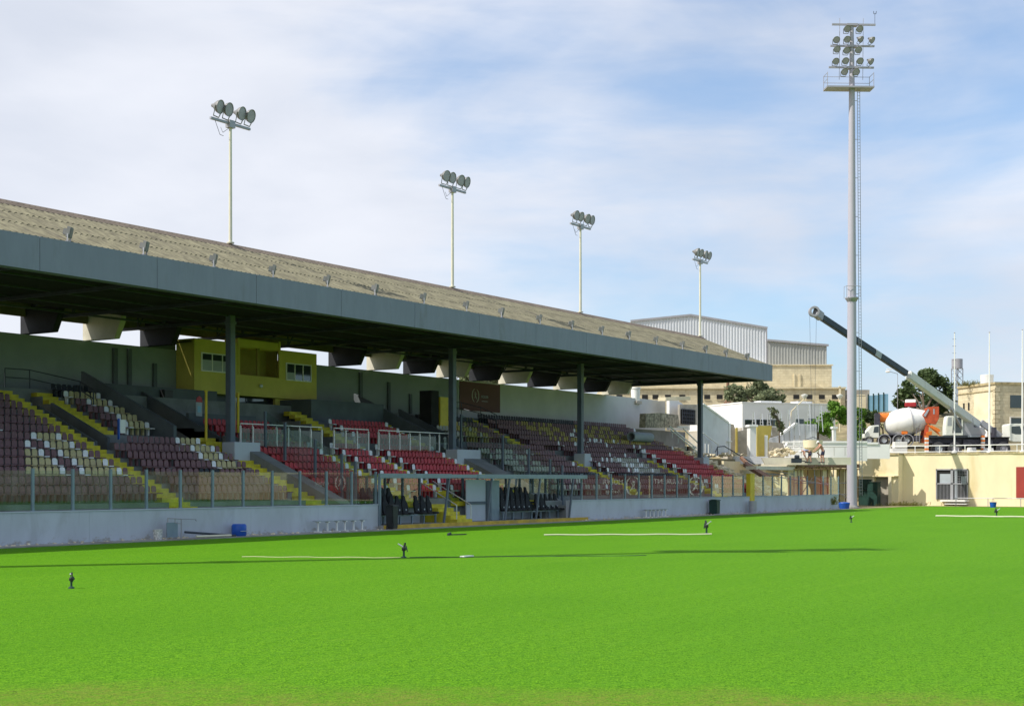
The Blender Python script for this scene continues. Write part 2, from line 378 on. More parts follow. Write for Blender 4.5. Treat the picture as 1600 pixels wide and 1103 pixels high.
# ------------------------------------------------------------------ grandstand
def Vk(k): return 2.07+.92*k
def zk(k): return 1.5+.4*k
def zp(v): return .6+.435*v
GS = thing('grandstand', 'long football grandstand with sloping corrugated roof, dark columns and terraced rows', 'grandstand', (31, 9, 0))
mb = MB()
def terr(u0, u1, ks):
    for k in ks: mb.box(u0, u1, Vk(k), Vk(k)+.92, max(-.01, zk(k)-1.3), zk(k))
terr(-14, 11.6, range(0, 14)); terr(11.6, 12.9, range(0, 7)); terr(12.9, 16.8, range(0, 14))
terr(16.8, 20.6, range(0, 7)); terr(20.6, 26.9, range(0, 10)); terr(26.9, 31.0, range(0, 7)); terr(31, 39.6, range(0, 12))
terr(39.6, 43.2, range(0, 9)); terr(43.2, 50.6, range(0, 14)); terr(50.6, 76.0, range(0, 14))
mb.box(-14, 87, Vk(14), 17, 5.4, zk(13)+.42)
mb.box(11.6, 12.9, Vk(7), Vk(14), 2.6, 2.7); mb.box(16.8, 20.6, Vk(7), Vk(14), 3, 4.3); mb.box(20.6, 26.9, Vk(10), Vk(14), 4, 5.3)
mb.box(26.9, 31, Vk(7), Vk(14), 3, 4.4); mb.box(31, 39.6, Vk(12), Vk(14), 4, 6.1); mb.box(39.6, 43.2, Vk(9), Vk(14), 4, 5)
mb.box(-14, 22.25, .26, 2.07, -.01, .95); mb.box(41.05, 76, .26, 2.07, -.01, .95)
mb.build('terrace', 'conc', GS)
def stair(u0, u1, j0, j1, dz=.012):
    m = MB()
    for j in range(j0, j1):
        v = 2.055+.46*j; z = 1.5+.2*j+dz
        m.box(u0, u1, v, v+.46, z-.26, z)
    m.build('aisle_stair', 'yellow', GS)
stair(10.25, 11.5, -1, 28); stair(12.95, 13.9, 17, 28); stair(19.2, 20.35, -1, 17); stair(26.9, 28.1, -1, 13); stair(31.35, 32.2, -1, 13)
stair(31.1, 32.2, 15, 27); stair(38.4, 39.5, -1, 14); stair(38.5, 39.4, 16, 24); stair(51.0, 52.0, 13, 29); stair(54.1, 55.1, 1, 13); stair(66.2, 67.4, -1, 14)
stair(26.3, 27.2, 15, 21); stair(75.2, 76.4, 2, 27)
# rear wall: painted, stepped return at its far end
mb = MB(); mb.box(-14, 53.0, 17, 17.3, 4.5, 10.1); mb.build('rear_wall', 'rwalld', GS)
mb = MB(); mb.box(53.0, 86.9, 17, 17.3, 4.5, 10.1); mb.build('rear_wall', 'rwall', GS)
mb = MB()
for u, a, z0, z1 in ((19.93, .3, 7.3, 9.85), (20.98, .25, 7.3, 9.88), (22.86, .25, 7.0, 9.2), (41.3, .3, 7.3, 9.9), (44.4, .25, 7.3, 9.4), (46.9, .25, 7.3, 8.7)):
    mb = MB(); mb.box(u, u+a, 16.86, 16.997, z0, z1); mb.build('wall_pipe', 'concdark', GS)
RU0_ = -14.0
# tapered concrete fins carrying the back of the roof, alternately black and cream
for i, u in enumerate([2.0, 6.05, 10.05, 14.1, 18.15, 22.2, 38.5, 42.5, 46.6, 50.6, 54.8, 58.8, 63, 67, 71.2, 75.2]):
    m = MB(); m.prism([(17.28, 10.103), (17.28, 11.45), (14.2, 11.45), (14.25, 11.0), (14.72, 10.103)], 'x', u-.02, u+.36)
    dark = (i % 2 == 1) if u < 30 else (i % 2 == 0)
    m.build('rear_fin', 'findark' if dark else 'finlight', GS, bev=.02)
mb = MB(); mb.box(RU0_, 75.4, 16.84, 16.98, 11.0, 11.75); mb.build('rear_beam', 'ridge', GS)
mb = MB(); mb.box(22.57, 24.67, 17.02, 17.2, 10.103, 10.998); mb.build('sun_block_board', 'concdark', GS)  # added behind the fin to keep direct sun off the press box side
# columns
for u in (19.61, 39.22, 55.13, 74.99):
    m = MB(); m.box(u-.19, u+.19, 7.42, 7.78, 3.4, 11.3)
    m.box(u-.24, u+.24, 7.38, 7.82, 10.55, 10.7); m.build('column', 'colm', GS, bev=.02)
for u0, u1 in ((19.3, 21.2), (38.9, 41.5), (54.7, 55.6), (74.4, 75.5)):
    mb = MB(); mb.box(u0, u1, 7.0, 7.9, 2.6, 4.46); mb.build('column_plinth', 'pwall', GS, bev=.02)
# sloping side walls that flank the middle block
def ramp(u0, u1, v0, v1, h0, mname='conc'):
    m = MB(); m.prism([(v0, zp(v0)-.9), (v1, zp(v1)-.9), (v1, zp(v1)+h0), (v0, zp(v0)+h0)], 'x', u0, u1); m.build('ramp_wall', mname, GS, bev=.02)
ramp(20.42, 21.35, .9, 9.0, .35); ramp(39.65, 41.6, .9, 9.2, .25)
ramp(16.62, 16.85, 8.6, 15.6, .9, 'concdark'); ramp(11.62, 11.75, 8.5, 12.8, .02, 'concdark'); ramp(12.75, 12.92, 9.0, 13.2, .02, 'concdark')
ramp(20.6, 20.8, 9.3, 15.5, .1, 'concdark'); ramp(26.75, 26.9, 9.2, 12, .2, 'concdark'); ramp(39.45, 39.65, 9.2, 15.9, .8, 'concdark'); ramp(43.1, 43.3, 10, 15, .3, 'concdark')
ramp(50.35, 50.55, 8.4, 15.2, -.15, 'concdark')
# dark walls round the entrances
for q in ((16.9, 26.4, 15.4, 15.49, 5, 7.72), (26.41, 28.6, 16.4, 16.6, 4, 7.72), (20.8, 26.0, 11.9, 12.1, 5, 6.15), (32.3, 39.4, 13.3, 13.55, 5.8, 7.5), (32.3, 32.5, 13.56, 17, 5.8, 7.5), (34.6, 36.2, 16.7, 16.99, 7.4, 9.6)):
    mb = MB(); mb.box(*q); mb.build('entrance_wall', 'concdark', GS)
# stair entrance arch in yellow beside the second column
mb = MB(); mb.prism([(44.2, 5.3), (44.2, 8.2), (45.1, 8.2), (45.1, 5.3)], 'y', 12.2, 12.9); mb.build('entrance_panel', 'ypost', GS)
mb = MB(); mb.box(43.3, 44.15, 12.3, 13.3, 5.3, 8.6); mb.build('entrance_jamb', 'dark', GS)
# mid-height rows of rail in front of upper tier
# ---- roof
RU0, RU1 = -14.0, 75.87
def corr(u0, u1, p0, p1, pitch=.3, amp=.045, lap=3):
    # p0/p1: (V,z) of lower and upper edge; sheets lap down the slope
    m = MB(); n = int((u1-u0)/pitch*4)
    for c in range(lap):
        a = c/lap; b = (c+1)/lap+.015; lift = .035*(lap-c)*0
        rows = []
        for t, dz in ((a, .035), (b, 0.0)):
            V = p0[0]+(p1[0]-p0[0])*t; z = p0[1]+(p1[1]-p0[1])*t+dz
            rows.append([(u0+(u1-u0)*i/n, V, z+amp*math.sin(i*math.pi/2+.4)) for i in range(n+1)])
        vs = rows[0]+rows[1]
        # thickness: a second skin 2 cm lower
        k = len(vs); vs2 = [(x, y, z-.02) for x, y, z in vs]
        fs = [(i, i+1, n+2+i, n+1+i) for i in range(n)]
        fs += [(k+i+1, k+i, k+n+1+i, k+n+2+i) for i in range(n)]
        fs += [(i+1, i, k+i, k+i+1) for i in range(n)]
        m.add(vs+vs2, fs)
    return m
RIDGE = (7.6, 14.56)
corr(RU0, RU1-.5, (1.62, 12.06), RIDGE, lap=3).build('roof_sheeting', 'rooft', GS, smooth=True, ang=60)
corr(RU0, RU1-.5, (17.06, 11.66), (7.6, 14.55), lap=4).build('roof_sheeting', 'rooft', GS, smooth=True, ang=60)
mb = MB(); mb.prism([(7.2, 14.44), (7.6, 14.71), (8.0, 14.50), (8.0, 14.44), (7.6, 14.64), (7.2, 14.38)], 'x', RU0, RU1-.45); mb.build('ridge_capping', 'ridge', GS)
mb = MB()
us = [RU1-6.08*i for i in range(15)]
for a, b in zip(us[1:], us):
    mb.box(a+.012, b-.012, 1.44, 1.52, 10.72, 12.07)
mb.box(RU0, RU1-.1, 1.525, 1.6, 10.74, 12.04); mb.box(RU0, RU1-.1, 1.6, 2.1, 10.74, 10.8)
mb.build('fascia', 'fascia', GS)
mb = MB(); mb.prism([(1.6, 10.72), (1.6, 12.02), (7.6, 14.42), (17.4, 11.42), (17.6, 10.74)], 'x', RU1-.5, RU1-.42); mb.build('end_fascia', 'fascia', GS)
for i in range(15):
    u = RU1-.6-6.08*i; m = MB()
    if u < RU0: break
    bot = [(1.6, 10.86), (17.4, 10.9)]; top = [(1.7, 11.95), (7.6, 14.6), (17.4, 11.45)]
    m.bar((u, 1.6, 10.86), (u, 17.2, 10.9), .12, .16)
    m.bar((u, 1.7, 11.93), (u, 7.6, 14.33), .12, .14); m.bar((u, 7.6, 14.33), (u, 17.4, 11.4), .12, .14)
    for v in (3.2, 5.4, 7.6, 9.6, 11.6, 13.6, 15.6):
        zt_ = 11.93+(v-1.7)*.408 if v <= 7.6 else 14.33-(v-7.6)*.297
        m.bar((u, v, 10.9), (u, v, zt_), .07)
        v2 = v+(1.1 if v < 7.6 else -1.0); z2 = 11.93+(v2-1.7)*.408 if v2 <= 7.6 else 14.33-(v2-7.6)*.297
        m.bar((u, v, 10.9), (u, v2, z2), .06)
    m.build('roof_truss', 'steel', GS)
mb = MB()
for v in (2.4, 3.9, 5.4, 6.9, 8.4, 10.2, 12, 13.8, 15.6, 17.2):
    z = 11.93+(v-1.7)*.408 if v <= 7.6 else 14.33-(v-7.6)*.297
    mb.box(RU0, RU1-.5, v-.04, v+.04, z-.02, z+.12)
for v in (4.5, 7.6, 10.5, 13.5): mb.box(RU0, RU1-.5, v-.05, v+.05, 10.94, 11.04)
mb.build('roof_purlins', 'steel', GS)
mb = MB(); mb.box(1, 0, 0, 0, 0, 0) if 0 else None
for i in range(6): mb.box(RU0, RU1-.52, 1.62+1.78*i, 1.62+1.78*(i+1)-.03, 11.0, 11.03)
mb.build('soffit_shade_boards', 'soffit', GS)  # lining added so the roof underside reads as deep shade
# maroon banner hung on the rear wall
bn = thing('wall_banner', 'dull maroon banner with a white ball player emblem hung on the stand rear wall', 'banner', (55.8, 16.9, 7.83))
mb = MB(); mb.box(53.1, 58.54, 16.93, 16.96, 7.83, 10.0); mb.build('cloth', 'maroonb', bn)
def emblem(name, o, ux, y, z, r, parent, ysgn, m='white', flip=1):
    # ring opening plus a leaning player figure, built as flat pieces on the sheet; plane spanned by ux and +Z
    b = MB(); ux = Vector(ux); c = Vector(o)
    def P(a, d): return c+ux*(a*flip)+Vector((0, 0, d))
    nrm = ux.cross(Vector((0, 0, 1))).normalized()
    def strip(pts, ws):
        vs = []
        for (a, d), wd in zip(pts, ws):
            vs += [(a, d, wd)]
        for (a, d, w1), (a2, d2, w2) in zip(vs, vs[1:]):
            dx, dy = a2-a, d2-d; L = math.hypot(dx, dy) or 1; nx, ny = -dy/L, dx/L
            q = [P(a+nx*w1, d+ny*w1), P(a-nx*w1, d-ny*w1), P(a2-nx*w2, d2-ny*w2), P(a2+nx*w2, d2+ny*w2)]
            b.add(q+[p+nrm*.012 for p in q], [(0, 1, 2, 3), (7, 6, 5, 4), (0, 4, 5, 1), (1, 5, 6, 2), (2, 6, 7, 3), (3, 7, 4, 0)])
    for s0, s1 in ((100, 250), (-75, 70)):
        n = 10; pts = [(r*.85*math.cos(R(s0+(s1-s0)*i/n)), r*math.sin(R(s0+(s1-s0)*i/n))) for i in range(n+1)]
        strip(pts, [r*(.03+.09*math.sin(math.pi*i/n)) for i in range(n+1)])
    strip([(-.05*r, .55*r), (-.1*r, .35*r)], [r*.12, r*.12]); strip([(-.08*r, .3*r), (.02*r, -.1*r), (.35*r, -.5*r)], [r*.16, r*.12, r*.05])
    strip([(.0, -.1*r), (-.25*r, -.35*r)], [r*.09, r*.04]); strip([(-.1*r, .22*r), (.25*r, .3*r)], [r*.06, r*.04])
    return b.build(name, m, parent)
emblem('emblem', (55.15, 16.925, 9.0), (1, 0, 0), 0, 0, .52, bn, -1, 'sgry')
text('MODER', .28, 'lettering', 'wgrey', (56.4, 16.922, 8.95), (R(90), 0, 0), bn); mb = MB(); mb.box(56, 56.8, 16.92, 16.928, 8.6, 8.64); mb.build('underline', 'wgrey', bn)

# glass balustrades in front of the upper tier
def balustrade(u0, u1, lab):
    t = thing('glass_balustrade', lab, 'balustrade', ((u0+u1)/2, 8.1, 4.5), 'glass balustrades across the middle of the stand')
    n = max(1, round((u1-u0)/.98)); m = MB(); m.box(u0, u1, 8.07, 8.13, 5.46, 5.51); m.build('handrail', 'white', t)
    for i in range(n+1):
        u = u0+(u1-u0)*i/n; m = MB(); m.box(u-.035, u+.035, 8.06, 8.14, 4.0, 5.36); m.box(u-.012, u+.012, 8.09, 8.11, 5.36, 5.465); m.build('post', 'white', t)
    for i in range(n):
        a = u0+(u1-u0)*i/n; b = u0+(u1-u0)*(i+1)/n; m = MB(); m.box(a+.05, b-.05, 8.095, 8.105, 4.3, 5.25); m.build('pane', 'pglass', t)
M['pglass'] = glassmat('milky balustrade glass', (.72, .78, .78), 1.5, 1.2)
balustrade(20.85, 27.3, 'white posted glass balustrade above the left red seats, behind the first column')
balustrade(28.35, 31.45, 'short white posted glass balustrade above the small middle red block')
balustrade(32.4, 39.5, 'white posted glass balustrade above the right red seats, ending by the second column')
# stepped glass screens beside the ramp walls
def stepscreen(u, vs, lab):
    t = thing('stair_screen', lab, 'glass screen', (u, vs[0], zp(vs[0])), 'glass screens stepping down the stand')
    for v in vs:
        m = MB(); m.box(u-.06, u+.06, v-.06, v+.06, zp(v)-.3, zp(v)+2.25); m.build('post', 'colm', t)
    for a, b in zip(vs, vs[1:]):
        m = MB(); m.prism([(a+.07, zp(a)+.3), (b-.07, zp(b)+.3), (b-.07, zp(b)+2.2), (a+.07, zp(a)+2.2)], 'x', u-.006, u+.006); m.build('pane', 'glass', t)
stepscreen(22.2, [1.4, 2.3, 4.1, 6.2, 7.6], 'dark posted glass screen stepping down beside the left red seats')
stepscreen(42.4, [1.4, 2.3, 3.9, 5.9, 9.2], 'dark posted glass screen stepping down to the right of the second column')

# press box
pb = thing('press_box', 'ochre yellow press box with two windows high under the stand roof', 'press box', (29.5, 16, 7.7))
mb = MB(); a, b = 24.68, 35.3
mb.box(a, 28.2, 15.5, 15.7, 7.72, 10.72); mb.box(31.9, b, 15.5, 15.7, 7.72, 10.6); mb.box(28.2, 31.9, 15.5, 15.7, 7.72, 8.85); mb.box(28.2, 31.9, 15.5, 15.7, 10.55, 11.0)
mb.box(a, a+.2, 15.7, 16.99, 7.72, 10.72); mb.box(b-.2, b, 15.7, 16.99, 7.72, 10.6); mb.box(a, b, 15.5, 16.98, 7.6, 7.715)
mb.box(28.2, 28.35, 15.45, 15.5, 8.85, 11.1); mb.box(31.75, 31.9, 15.45, 15.5, 8.85, 11.1); mb.box(31.9, 34.2, 15.9, 16.1, 6.4, 7.6); mb.box(a, b, 15.7, 16.98, 10.5, 10.6)
mb.build('wall', 'pressy', pb)
mb = MB(); mb.box(28.21, 31.7, 16.5, 16.6, 8.8, 11.2); mb.box(31.74, 31.89, 15.71, 16.9, 8.86, 11.1); mb.box(29.9, 30.1, 15.52, 15.66, 8.852, 10.548); mb.build('balcony_back', 'press_shade', pb)
for u0, u1, z0, z1, n in ((25.2, 27.75, 8.85, 9.95, 3), (32.4, 34.75, 8.75, 9.85, 3)):
    fr = MB(); fr.box(u0, u1, 15.44, 15.498, z0, z0+.07); fr.box(u0, u1, 15.44, 15.498, z1-.07, z1)
    for i in range(n+1): x = u0+(u1-u0-.07)*i/n; fr.box(x, x+.07, 15.44, 15.498, z0+.07, z1-.07)
    f_ = fr.build('window', 'white', pb)
    pn = MB(); pn.box(u0+.03, u1-.03, 15.46, 15.49, z0+.03, z1-.03); pn.build('pane', 'wglass', f_)
    bl = MB(); bl.box(u0+.08, u1-(.1 if u0 < 30 else 1.6), 15.45, 15.458, z0+.08, z0+(.68 if u0 < 30 else .5)); bl.build('blind', 'wgrey', f_)
dr = MB(); dr.box(28.3, 31.8, 16.4, 16.5, 4.4, 7.58); dr.box(29.8, 29.9, 16.36, 16.4, 4.4, 7.58); dr.build('door', 'wglass', pb)
lt = MB(); lt.lathe([(0, .09), (.12, .12), (.16, .05)], (30.1, 15.48, 8.25), (0, -1, 0), 10, True); lt.build('wall_light', 'alu', pb)
mb = MB()
for v in (0,): mb.box(16.9, 26.3, 16.2, 16.35, 4.3, 7.59)
mb.build('under_wall', 'concdark', pb)
# railings and small things high in the stand
def rails(name, lab, pts, h, m, posts=True):
    b = MB()
    for hh in (h, h*.55): b.path([(x, y, z+hh) for x, y, z in pts], .03, 6)
    for x, y, z in pts: b.tube((x, y, z), (x, y, z+h), .03, n=6)
    return tag(b.build(name, m), lab, 'handrail', 'dark tube handrails by the stand entrances')
p0 = onV(30, 597, 15.6)
rails('handrail', 'dark tube handrail sloping to the top left terrace stairs', [(p0.x-1, 15.4, 7.1), (p0.x+.4, 15.3, 7.1), (p0.x+2.2, 13.6, 6.55), (p0.x+2.2, 12.6, 6.1)], 1.0, 'steel')
rails('handrail', 'dark tube handrail sloping below the maroon rear wall banner', [(50.8, 16.2, 7.3), (52.0, 16.0, 7.3), (52.2, 14.4, 6.9), (52.2, 13.0, 6.3)], 1.0, 'steel')
rails('handrail', 'dark tube handrail right of the press box door', [(32.3, 15.0, 6.4), (33.8, 15.0, 6.4), (35.6, 13.7, 6.2)], .95, 'steel')
def yframe(x, y0, y1, V, lab):
    p = onV(x, y0, V); q = onV(x, y1, V); b = MB(); b.tube(q, p, .07, n=8); b.lathe([(0, .1), (.08, .1)], p, (0, 0, 1), 8, True)
    tag(b.build('yellow_pole', 'ypost'), lab, 'pole', 'yellow poles standing in the seats')
yframe(322, 612, 688, 8.6, 'yellow pole left of the first dark column'); yframe(366, 620, 676, 9.0, 'left yellow pole of a pair right of the first column'); yframe(372, 616, 676, 9.0, 'right yellow pole of a pair right of the first column')
p = onV(185, 683, 8.3)
sg = thing('notice_board', 'small blue and white notice standing at the foot of the upper left stairs', 'notice', p)
b = MB(); b.box(p.x-.02, p.x+.05, p.y-.05, p.y+.05, p.z-.1, p.z+.9); b.build('board', 'blue', sg); b = MB(); b.box(p.x+.1, p.x+.42, p.y-.02, p.y+.02, p.z+.2, p.z+.85); b.box(p.x+.05, p.x+.1, p.y-.01, p.y+.01, p.z+.3, p.z+.8); b.build('sheet', 'white', sg)
p = onV(312, 650, 11.8)
b = MB(); b.box(p.x-.22, p.x+.22, 11.84, 11.88, p.z+.0, p.z+.75); po = thing('wall_poster', 'small red topped poster on the dark wall left of the first column', 'poster', p); b.build('sheet', 'wgrey', po)
b = MB(); b.prism([(p.x-.2, p.z+.76), (p.x+.26, p.z+.76), (p.x+.2, p.z+1.0), (p.x, p.z+1.1), (p.x-.15, p.z+1.0)], 'y', 11.84, 11.88); b.build('red_top', 'sred', po)
b = MB(); b.box(p.x-.12, p.x+.12, 11.83, 11.839, p.z+.2, p.z+.55); b.build('print', 'bluefence', po)
p = onV(258, 622, 15.3); b = MB(); b.prism([(p.x-.3, p.z-.4), (p.x+.25, p.z-.4), (p.x+.35, p.z+.45), (p.x-.35, p.z+.45)], 'y', p.y-.3, p.y+.08); tag(b.build('loudspeaker', 'bblack', bev=.03), 'black loudspeaker box on the wall left of the press box', 'loudspeaker')
p0 = onV(986, 682, 10.9); p1 = onV(1016, 682, 10.9)
b = MB(); b.lathe([(0, .3), (0, .4), (p1.x-p0.x, .4), (p1.x-p0.x, .22)], p0, (1, 0, 0), 20); b.lathe([(0, .3), (p1.x-p0.x, .3)], p0, (1, 0, 0), 20); tag(b.build('rolled_mat', 'wgrey', smooth=True), 'pale grey roll of sheeting lying across the far right seats', 'roll')
# ------------------------------------------------------------------ seats
SEATM = {}
def seat_meshes(c):
    if c in SEATM: return SEATM[c]
    bk = MB(); w2, n = .155, 0
    prof = [(-.13, .03), (-.137, .22), (-.115, .295), (-.06, .325), (.06, .325), (.115, .295), (.137, .22), (.13, .03)]
    vs = []
    for y0 in (0, .03):
        for a, h in prof: vs.append((a, y0+.09*h-.25*a*a*0+ (.02 if abs(a) > .1 else .045), h))
    k = len(prof); bk.add(vs, [tuple(range(k))[::-1], tuple(range(k, 2*k))]+[(i, (i+1) % k, k+(i+1) % k, k+i) for i in range(k)])
    pan = MB(); pp = [(-.14, -.36), (-.11, -.40), (.11, -.40), (.14, -.36), (.14, .0), (-.14, .0)]
    pan.prism(pp, 'z', -.035, .01); pan.box(-.05, .05, -.08, .06, -.36, -.036)
    out = []
    for nm, b in (('backrest', bk), ('seat_pan', pan)):
        o = b.build(nm, c, loc=(0, 0, 0)); out.append((o.data, b)); bpy.data.objects.remove(o)
    SEATM[c] = out; return out
CN = {'M': ('smar', 'faded maroon'), 'R': ('sred', 'red'), 'W': ('swht', 'white'), 'Y': ('syel', 'cream yellow'), 'G': ('sgold', 'golden yellow'), 'C': ('sgry', 'pale grey green'), 'D': ('sdrk', 'near black')}
PIT = .345
ALL = []
def block(bname, k, u0, u1, fn, vis=None, right=False):
    n = int((u1-u0)/PIT+1e-6)
    for i in range(n):
        u = u0+PIT*(i+.5) if not right else u1-PIT*(n-i-.5)
        c = fn(i, n)
        if c == 'X' or c is None: continue
        ALL.append((bname, k, i, n, u, c))
def rs(s, fill='M'):   # pattern counted from the right end
    return lambda i, n: s[len(s)-(n-i)] if n-i <= len(s) else fill
def ls(s, fill='M'): return lambda i, n: s[i] if i < len(s) else fill
rnd = random.Random(11)
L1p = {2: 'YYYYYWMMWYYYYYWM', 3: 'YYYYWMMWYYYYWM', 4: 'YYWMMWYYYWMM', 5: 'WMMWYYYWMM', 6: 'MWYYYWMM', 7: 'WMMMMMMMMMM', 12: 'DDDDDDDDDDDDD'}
for k in range(0, 13): block('far left block', k, -12, 10.15, rs(L1p.get(k, '')), right=True)
L2p = {3: 'MMMMMXMMMMMMMWYYYYMM', 4: 'MMMMMMMMMMMMMWYYYWMM', 5: 'MMMMMMMMMMMMMMWYYYWM', 6: 'MMMMMMMMMWYYYW'}
for k in range(0, 7): block('second block', k, 11.7 if k < 6 else 13.3, 18.6 if k != 6 else 18.2, ls(L2p.get(k, 'M'*(8)+'DDDD' if k == 2 else '')))
U2p = {8: 'MMWYYYWM', 9: 'MMMWYYYW', 10: 'MMMWYYYW', 11: 'MMWYYYWM', 12: 'WYYYYYW'}
for k in range(8, 13): block('upper left block', k, 14.0, 16.6, ls(U2p[k]))
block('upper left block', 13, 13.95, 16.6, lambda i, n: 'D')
for k in range(0, 7): block('left red block', k, 21.4, 26.8, lambda i, n: 'W' if i == n-1 else 'R')
for k in range(0, 7): block('middle red block', k, 28.15, 31.25, lambda i, n: 'W' if i in (0, n-1) else 'R')
for k in range(0, 7): block('right red block', k, 32.25, 38.35, lambda i, n: 'W' if i in (0, n-1) else 'R')
for k in (8, 9): block('upper red block', k, 21, 26.2, lambda i, n: 'R')
for k in (8, 9, 10): block('upper middle red block', k, 32.3, 38.4, lambda i, n: 'W' if i in (0, n-1) else 'R')
def right_fn(k):
    def fn(i, n):
        u = 0
        return None
    return fn
def colr(k, u):
    x = rnd.random()
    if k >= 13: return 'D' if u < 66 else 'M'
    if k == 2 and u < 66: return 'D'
    if 9 <= k <= 12 and 56.0+(12-k)*.1 < u < 61.0-(12-k)*.2: return 'G' if x > .3 else 'M'
    if 9 <= k <= 12 and 63.4 < u < 70.6+(12-k)*.7: return ('G' if x > .34 else 'M') if x > .06 else 'W'
    if k in (8, 9, 10) and 58 < u < 68: return 'W' if x < .32 else 'M'
    if k == 13 and 64 < u < 67: return 'C'
    if k <= 6 and u < 47+(6-k)*.4: return 'C' if x > .4 else 'M'
    if k in (3, 4, 5) and 59 < u < 63.5: return 'C' if x > .3 else 'W'
    if k in (5, 6) and u > 56: return 'W' if x < .12 else 'M'
    return 'W' if x < .03 else 'M'
for k in range(0, 14):
    segs = []
    if k <= 7: segs += [(43.0, 53.0), (55.3, 65.0)]
    if k >= 8: segs += [(52.2, 75.0)]
    if 9 <= k <= 12: block('upper block beyond the middle', k, 43.4, 50.3, lambda i, n, k=k: 'D' if k == 12 else ('C' if i < 5 or i == 11 else ('G' if 6 <= i <= 13 and rnd.random() > .15 else 'M')))
    for a, b in segs:
        n = int((b-a)/PIT); block('right block', k, a, b, lambda i, n, a=a, k=k: colr(k, a+PIT*(i+.5)))
    if k <= 7: block('far right red block', k, 67.5, 75.1+(.2 if k < 4 else 0), lambda i, n: 'R' if i > 1 else 'W')
def inframe(u, v, z):
    p = Vector((u, v, z))-CAM; Z = p.dot(FW); x = 800+FPX*p.dot(RT)/Z
    return -6 < x < 1606, Z, x
cand = []
for s in ALL:
    bn_, k, i, n, u, c = s
    ok, Z, x = inframe(u, Vk(k)+.7, zk(k)+.6)
    cand.append((Z, ok, x, s))
vis = sorted([q for q in cand if q[1] and q[3][1] >= 2], key=lambda q: q[0])[:300]
vset = {id(q[3]) for q in vis}
ORD = lambda n: f"{n}{'th' if 10 <= n % 100 <= 20 else {1: 'st', 2: 'nd', 3: 'rd'}.get(n % 10, 'th')}"
rowcnt = {}
stuff = MB(); keys = list(CN); smats = [CN[c][0] for c in keys]
for Z, ok, x, s in cand:
    bn_, k, i, n, u, c = s
    y = Vk(k)+.62; z = zk(k)+.42
    if id(s) in vset:
        me = seat_meshes(CN[c][0])
        lab = f"{CN[c][1]} stand seat, {ORD(n-i)} from right end, row {k-1} of the {bn_}"
        t = thing('stadium_seat', lab, 'seat', (u, y, zk(k)), 'plastic seats in rows on the stand')
        for nm, (d, b) in zip(('backrest', 'seat_pan'), me):
            o = bpy.data.objects.new(nm, d); C.objects.link(o); o.parent = t; o.location = (0, 0, .42)
            if nm == 'seat_pan': o.rotation_euler = (R(rnd.uniform(-1, 3)), 0, 0)
            else: o.rotation_euler = (R(rnd.uniform(-3, 3)), R(rnd.uniform(-1.5, 1.5)), R(rnd.uniform(-4, 4)))
    elif -20 < x < 1700:
        me = seat_meshes(CN[c][0]); stuff.cur = keys.index(c)
        stuff.M = Matrix.Translation((u, y, z)) @ Matrix.Rotation(R(rnd.uniform(-4, 4)), 4, 'Z')
        for d, b in me: stuff.add(b.v, b.f)
stuff.M = None
so = stuff.build('stadium_seats', smats, loc=(50, 6, 2)); so['kind'] = 'stuff'
tag(so, 'rows of maroon, red, yellow and white plastic seats filling the rest of the stand', 'seats')
# ------------------------------------------------------------------ pitch side walls and glass
def pwall(name, u0, u1, lab):
    t = thing(name, lab, 'wall', ((u0+u1)/2, .12, 0))
    m = MB(); n = round((u1-u0)/4.6)
    for i in range(n): m.box(u0+(u1-u0)*i/n+(.008 if i else 0), u0+(u1-u0)*(i+1)/n, 0, .26, -.01, 1.25)
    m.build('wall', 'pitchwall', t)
    m = MB(); m.box(u0-.01, u1+.01, -.03, .29, 1.251, 1.29); m.build('coping', 'pwall', t)
pwall('pitch_wall', -14, 22.28, 'low grey blue wall along the pitch left of the dugouts')
pwall('pitch_wall', 40.97, 87.3, 'low grey blue wall along the pitch right of the dugouts')
def screen(u0, step, n, lab, skip=()):
    t = thing('glass_screen', lab, 'glass fence', (u0+step*n/2, .13, 1.29))
    for i in range(n+1):
        u = u0+step*i; m = MB(); m.box(u-.05, u+.05, .07, .17, 1.29, 2.92); m.box(u-.09, u+.09, .05, .2, 1.29, 1.31); m.build('post', 'post', t)
    for i in range(n):
        a = u0+step*i; m = MB(); m.box(a+.06, a+step-.06, .12, .13, 1.34, 2.84); m.build('pane', 'glass', t)
    return t
screen(-11.63, 1.8822, 18, 'grey posted glass screen on the pitch wall left of the dugouts')
screen(42.6, 1.882, 13, 'glass screen on the pitch wall between the dugouts and the yellow pillar')
screen(69.0, 1.86, 10, 'glass screen on the pitch wall right of the yellow pillar')
p = MB(); p.box(68.0, 68.85, -.05, .3, 0, 3.0); p.box(67.95, 68.9, -.08, .33, 3.001, 3.06); tag(p.build('yellow_pillar', 'ypost', bev=.02), 'yellow square pillar set in the right hand pitch wall', 'pillar')
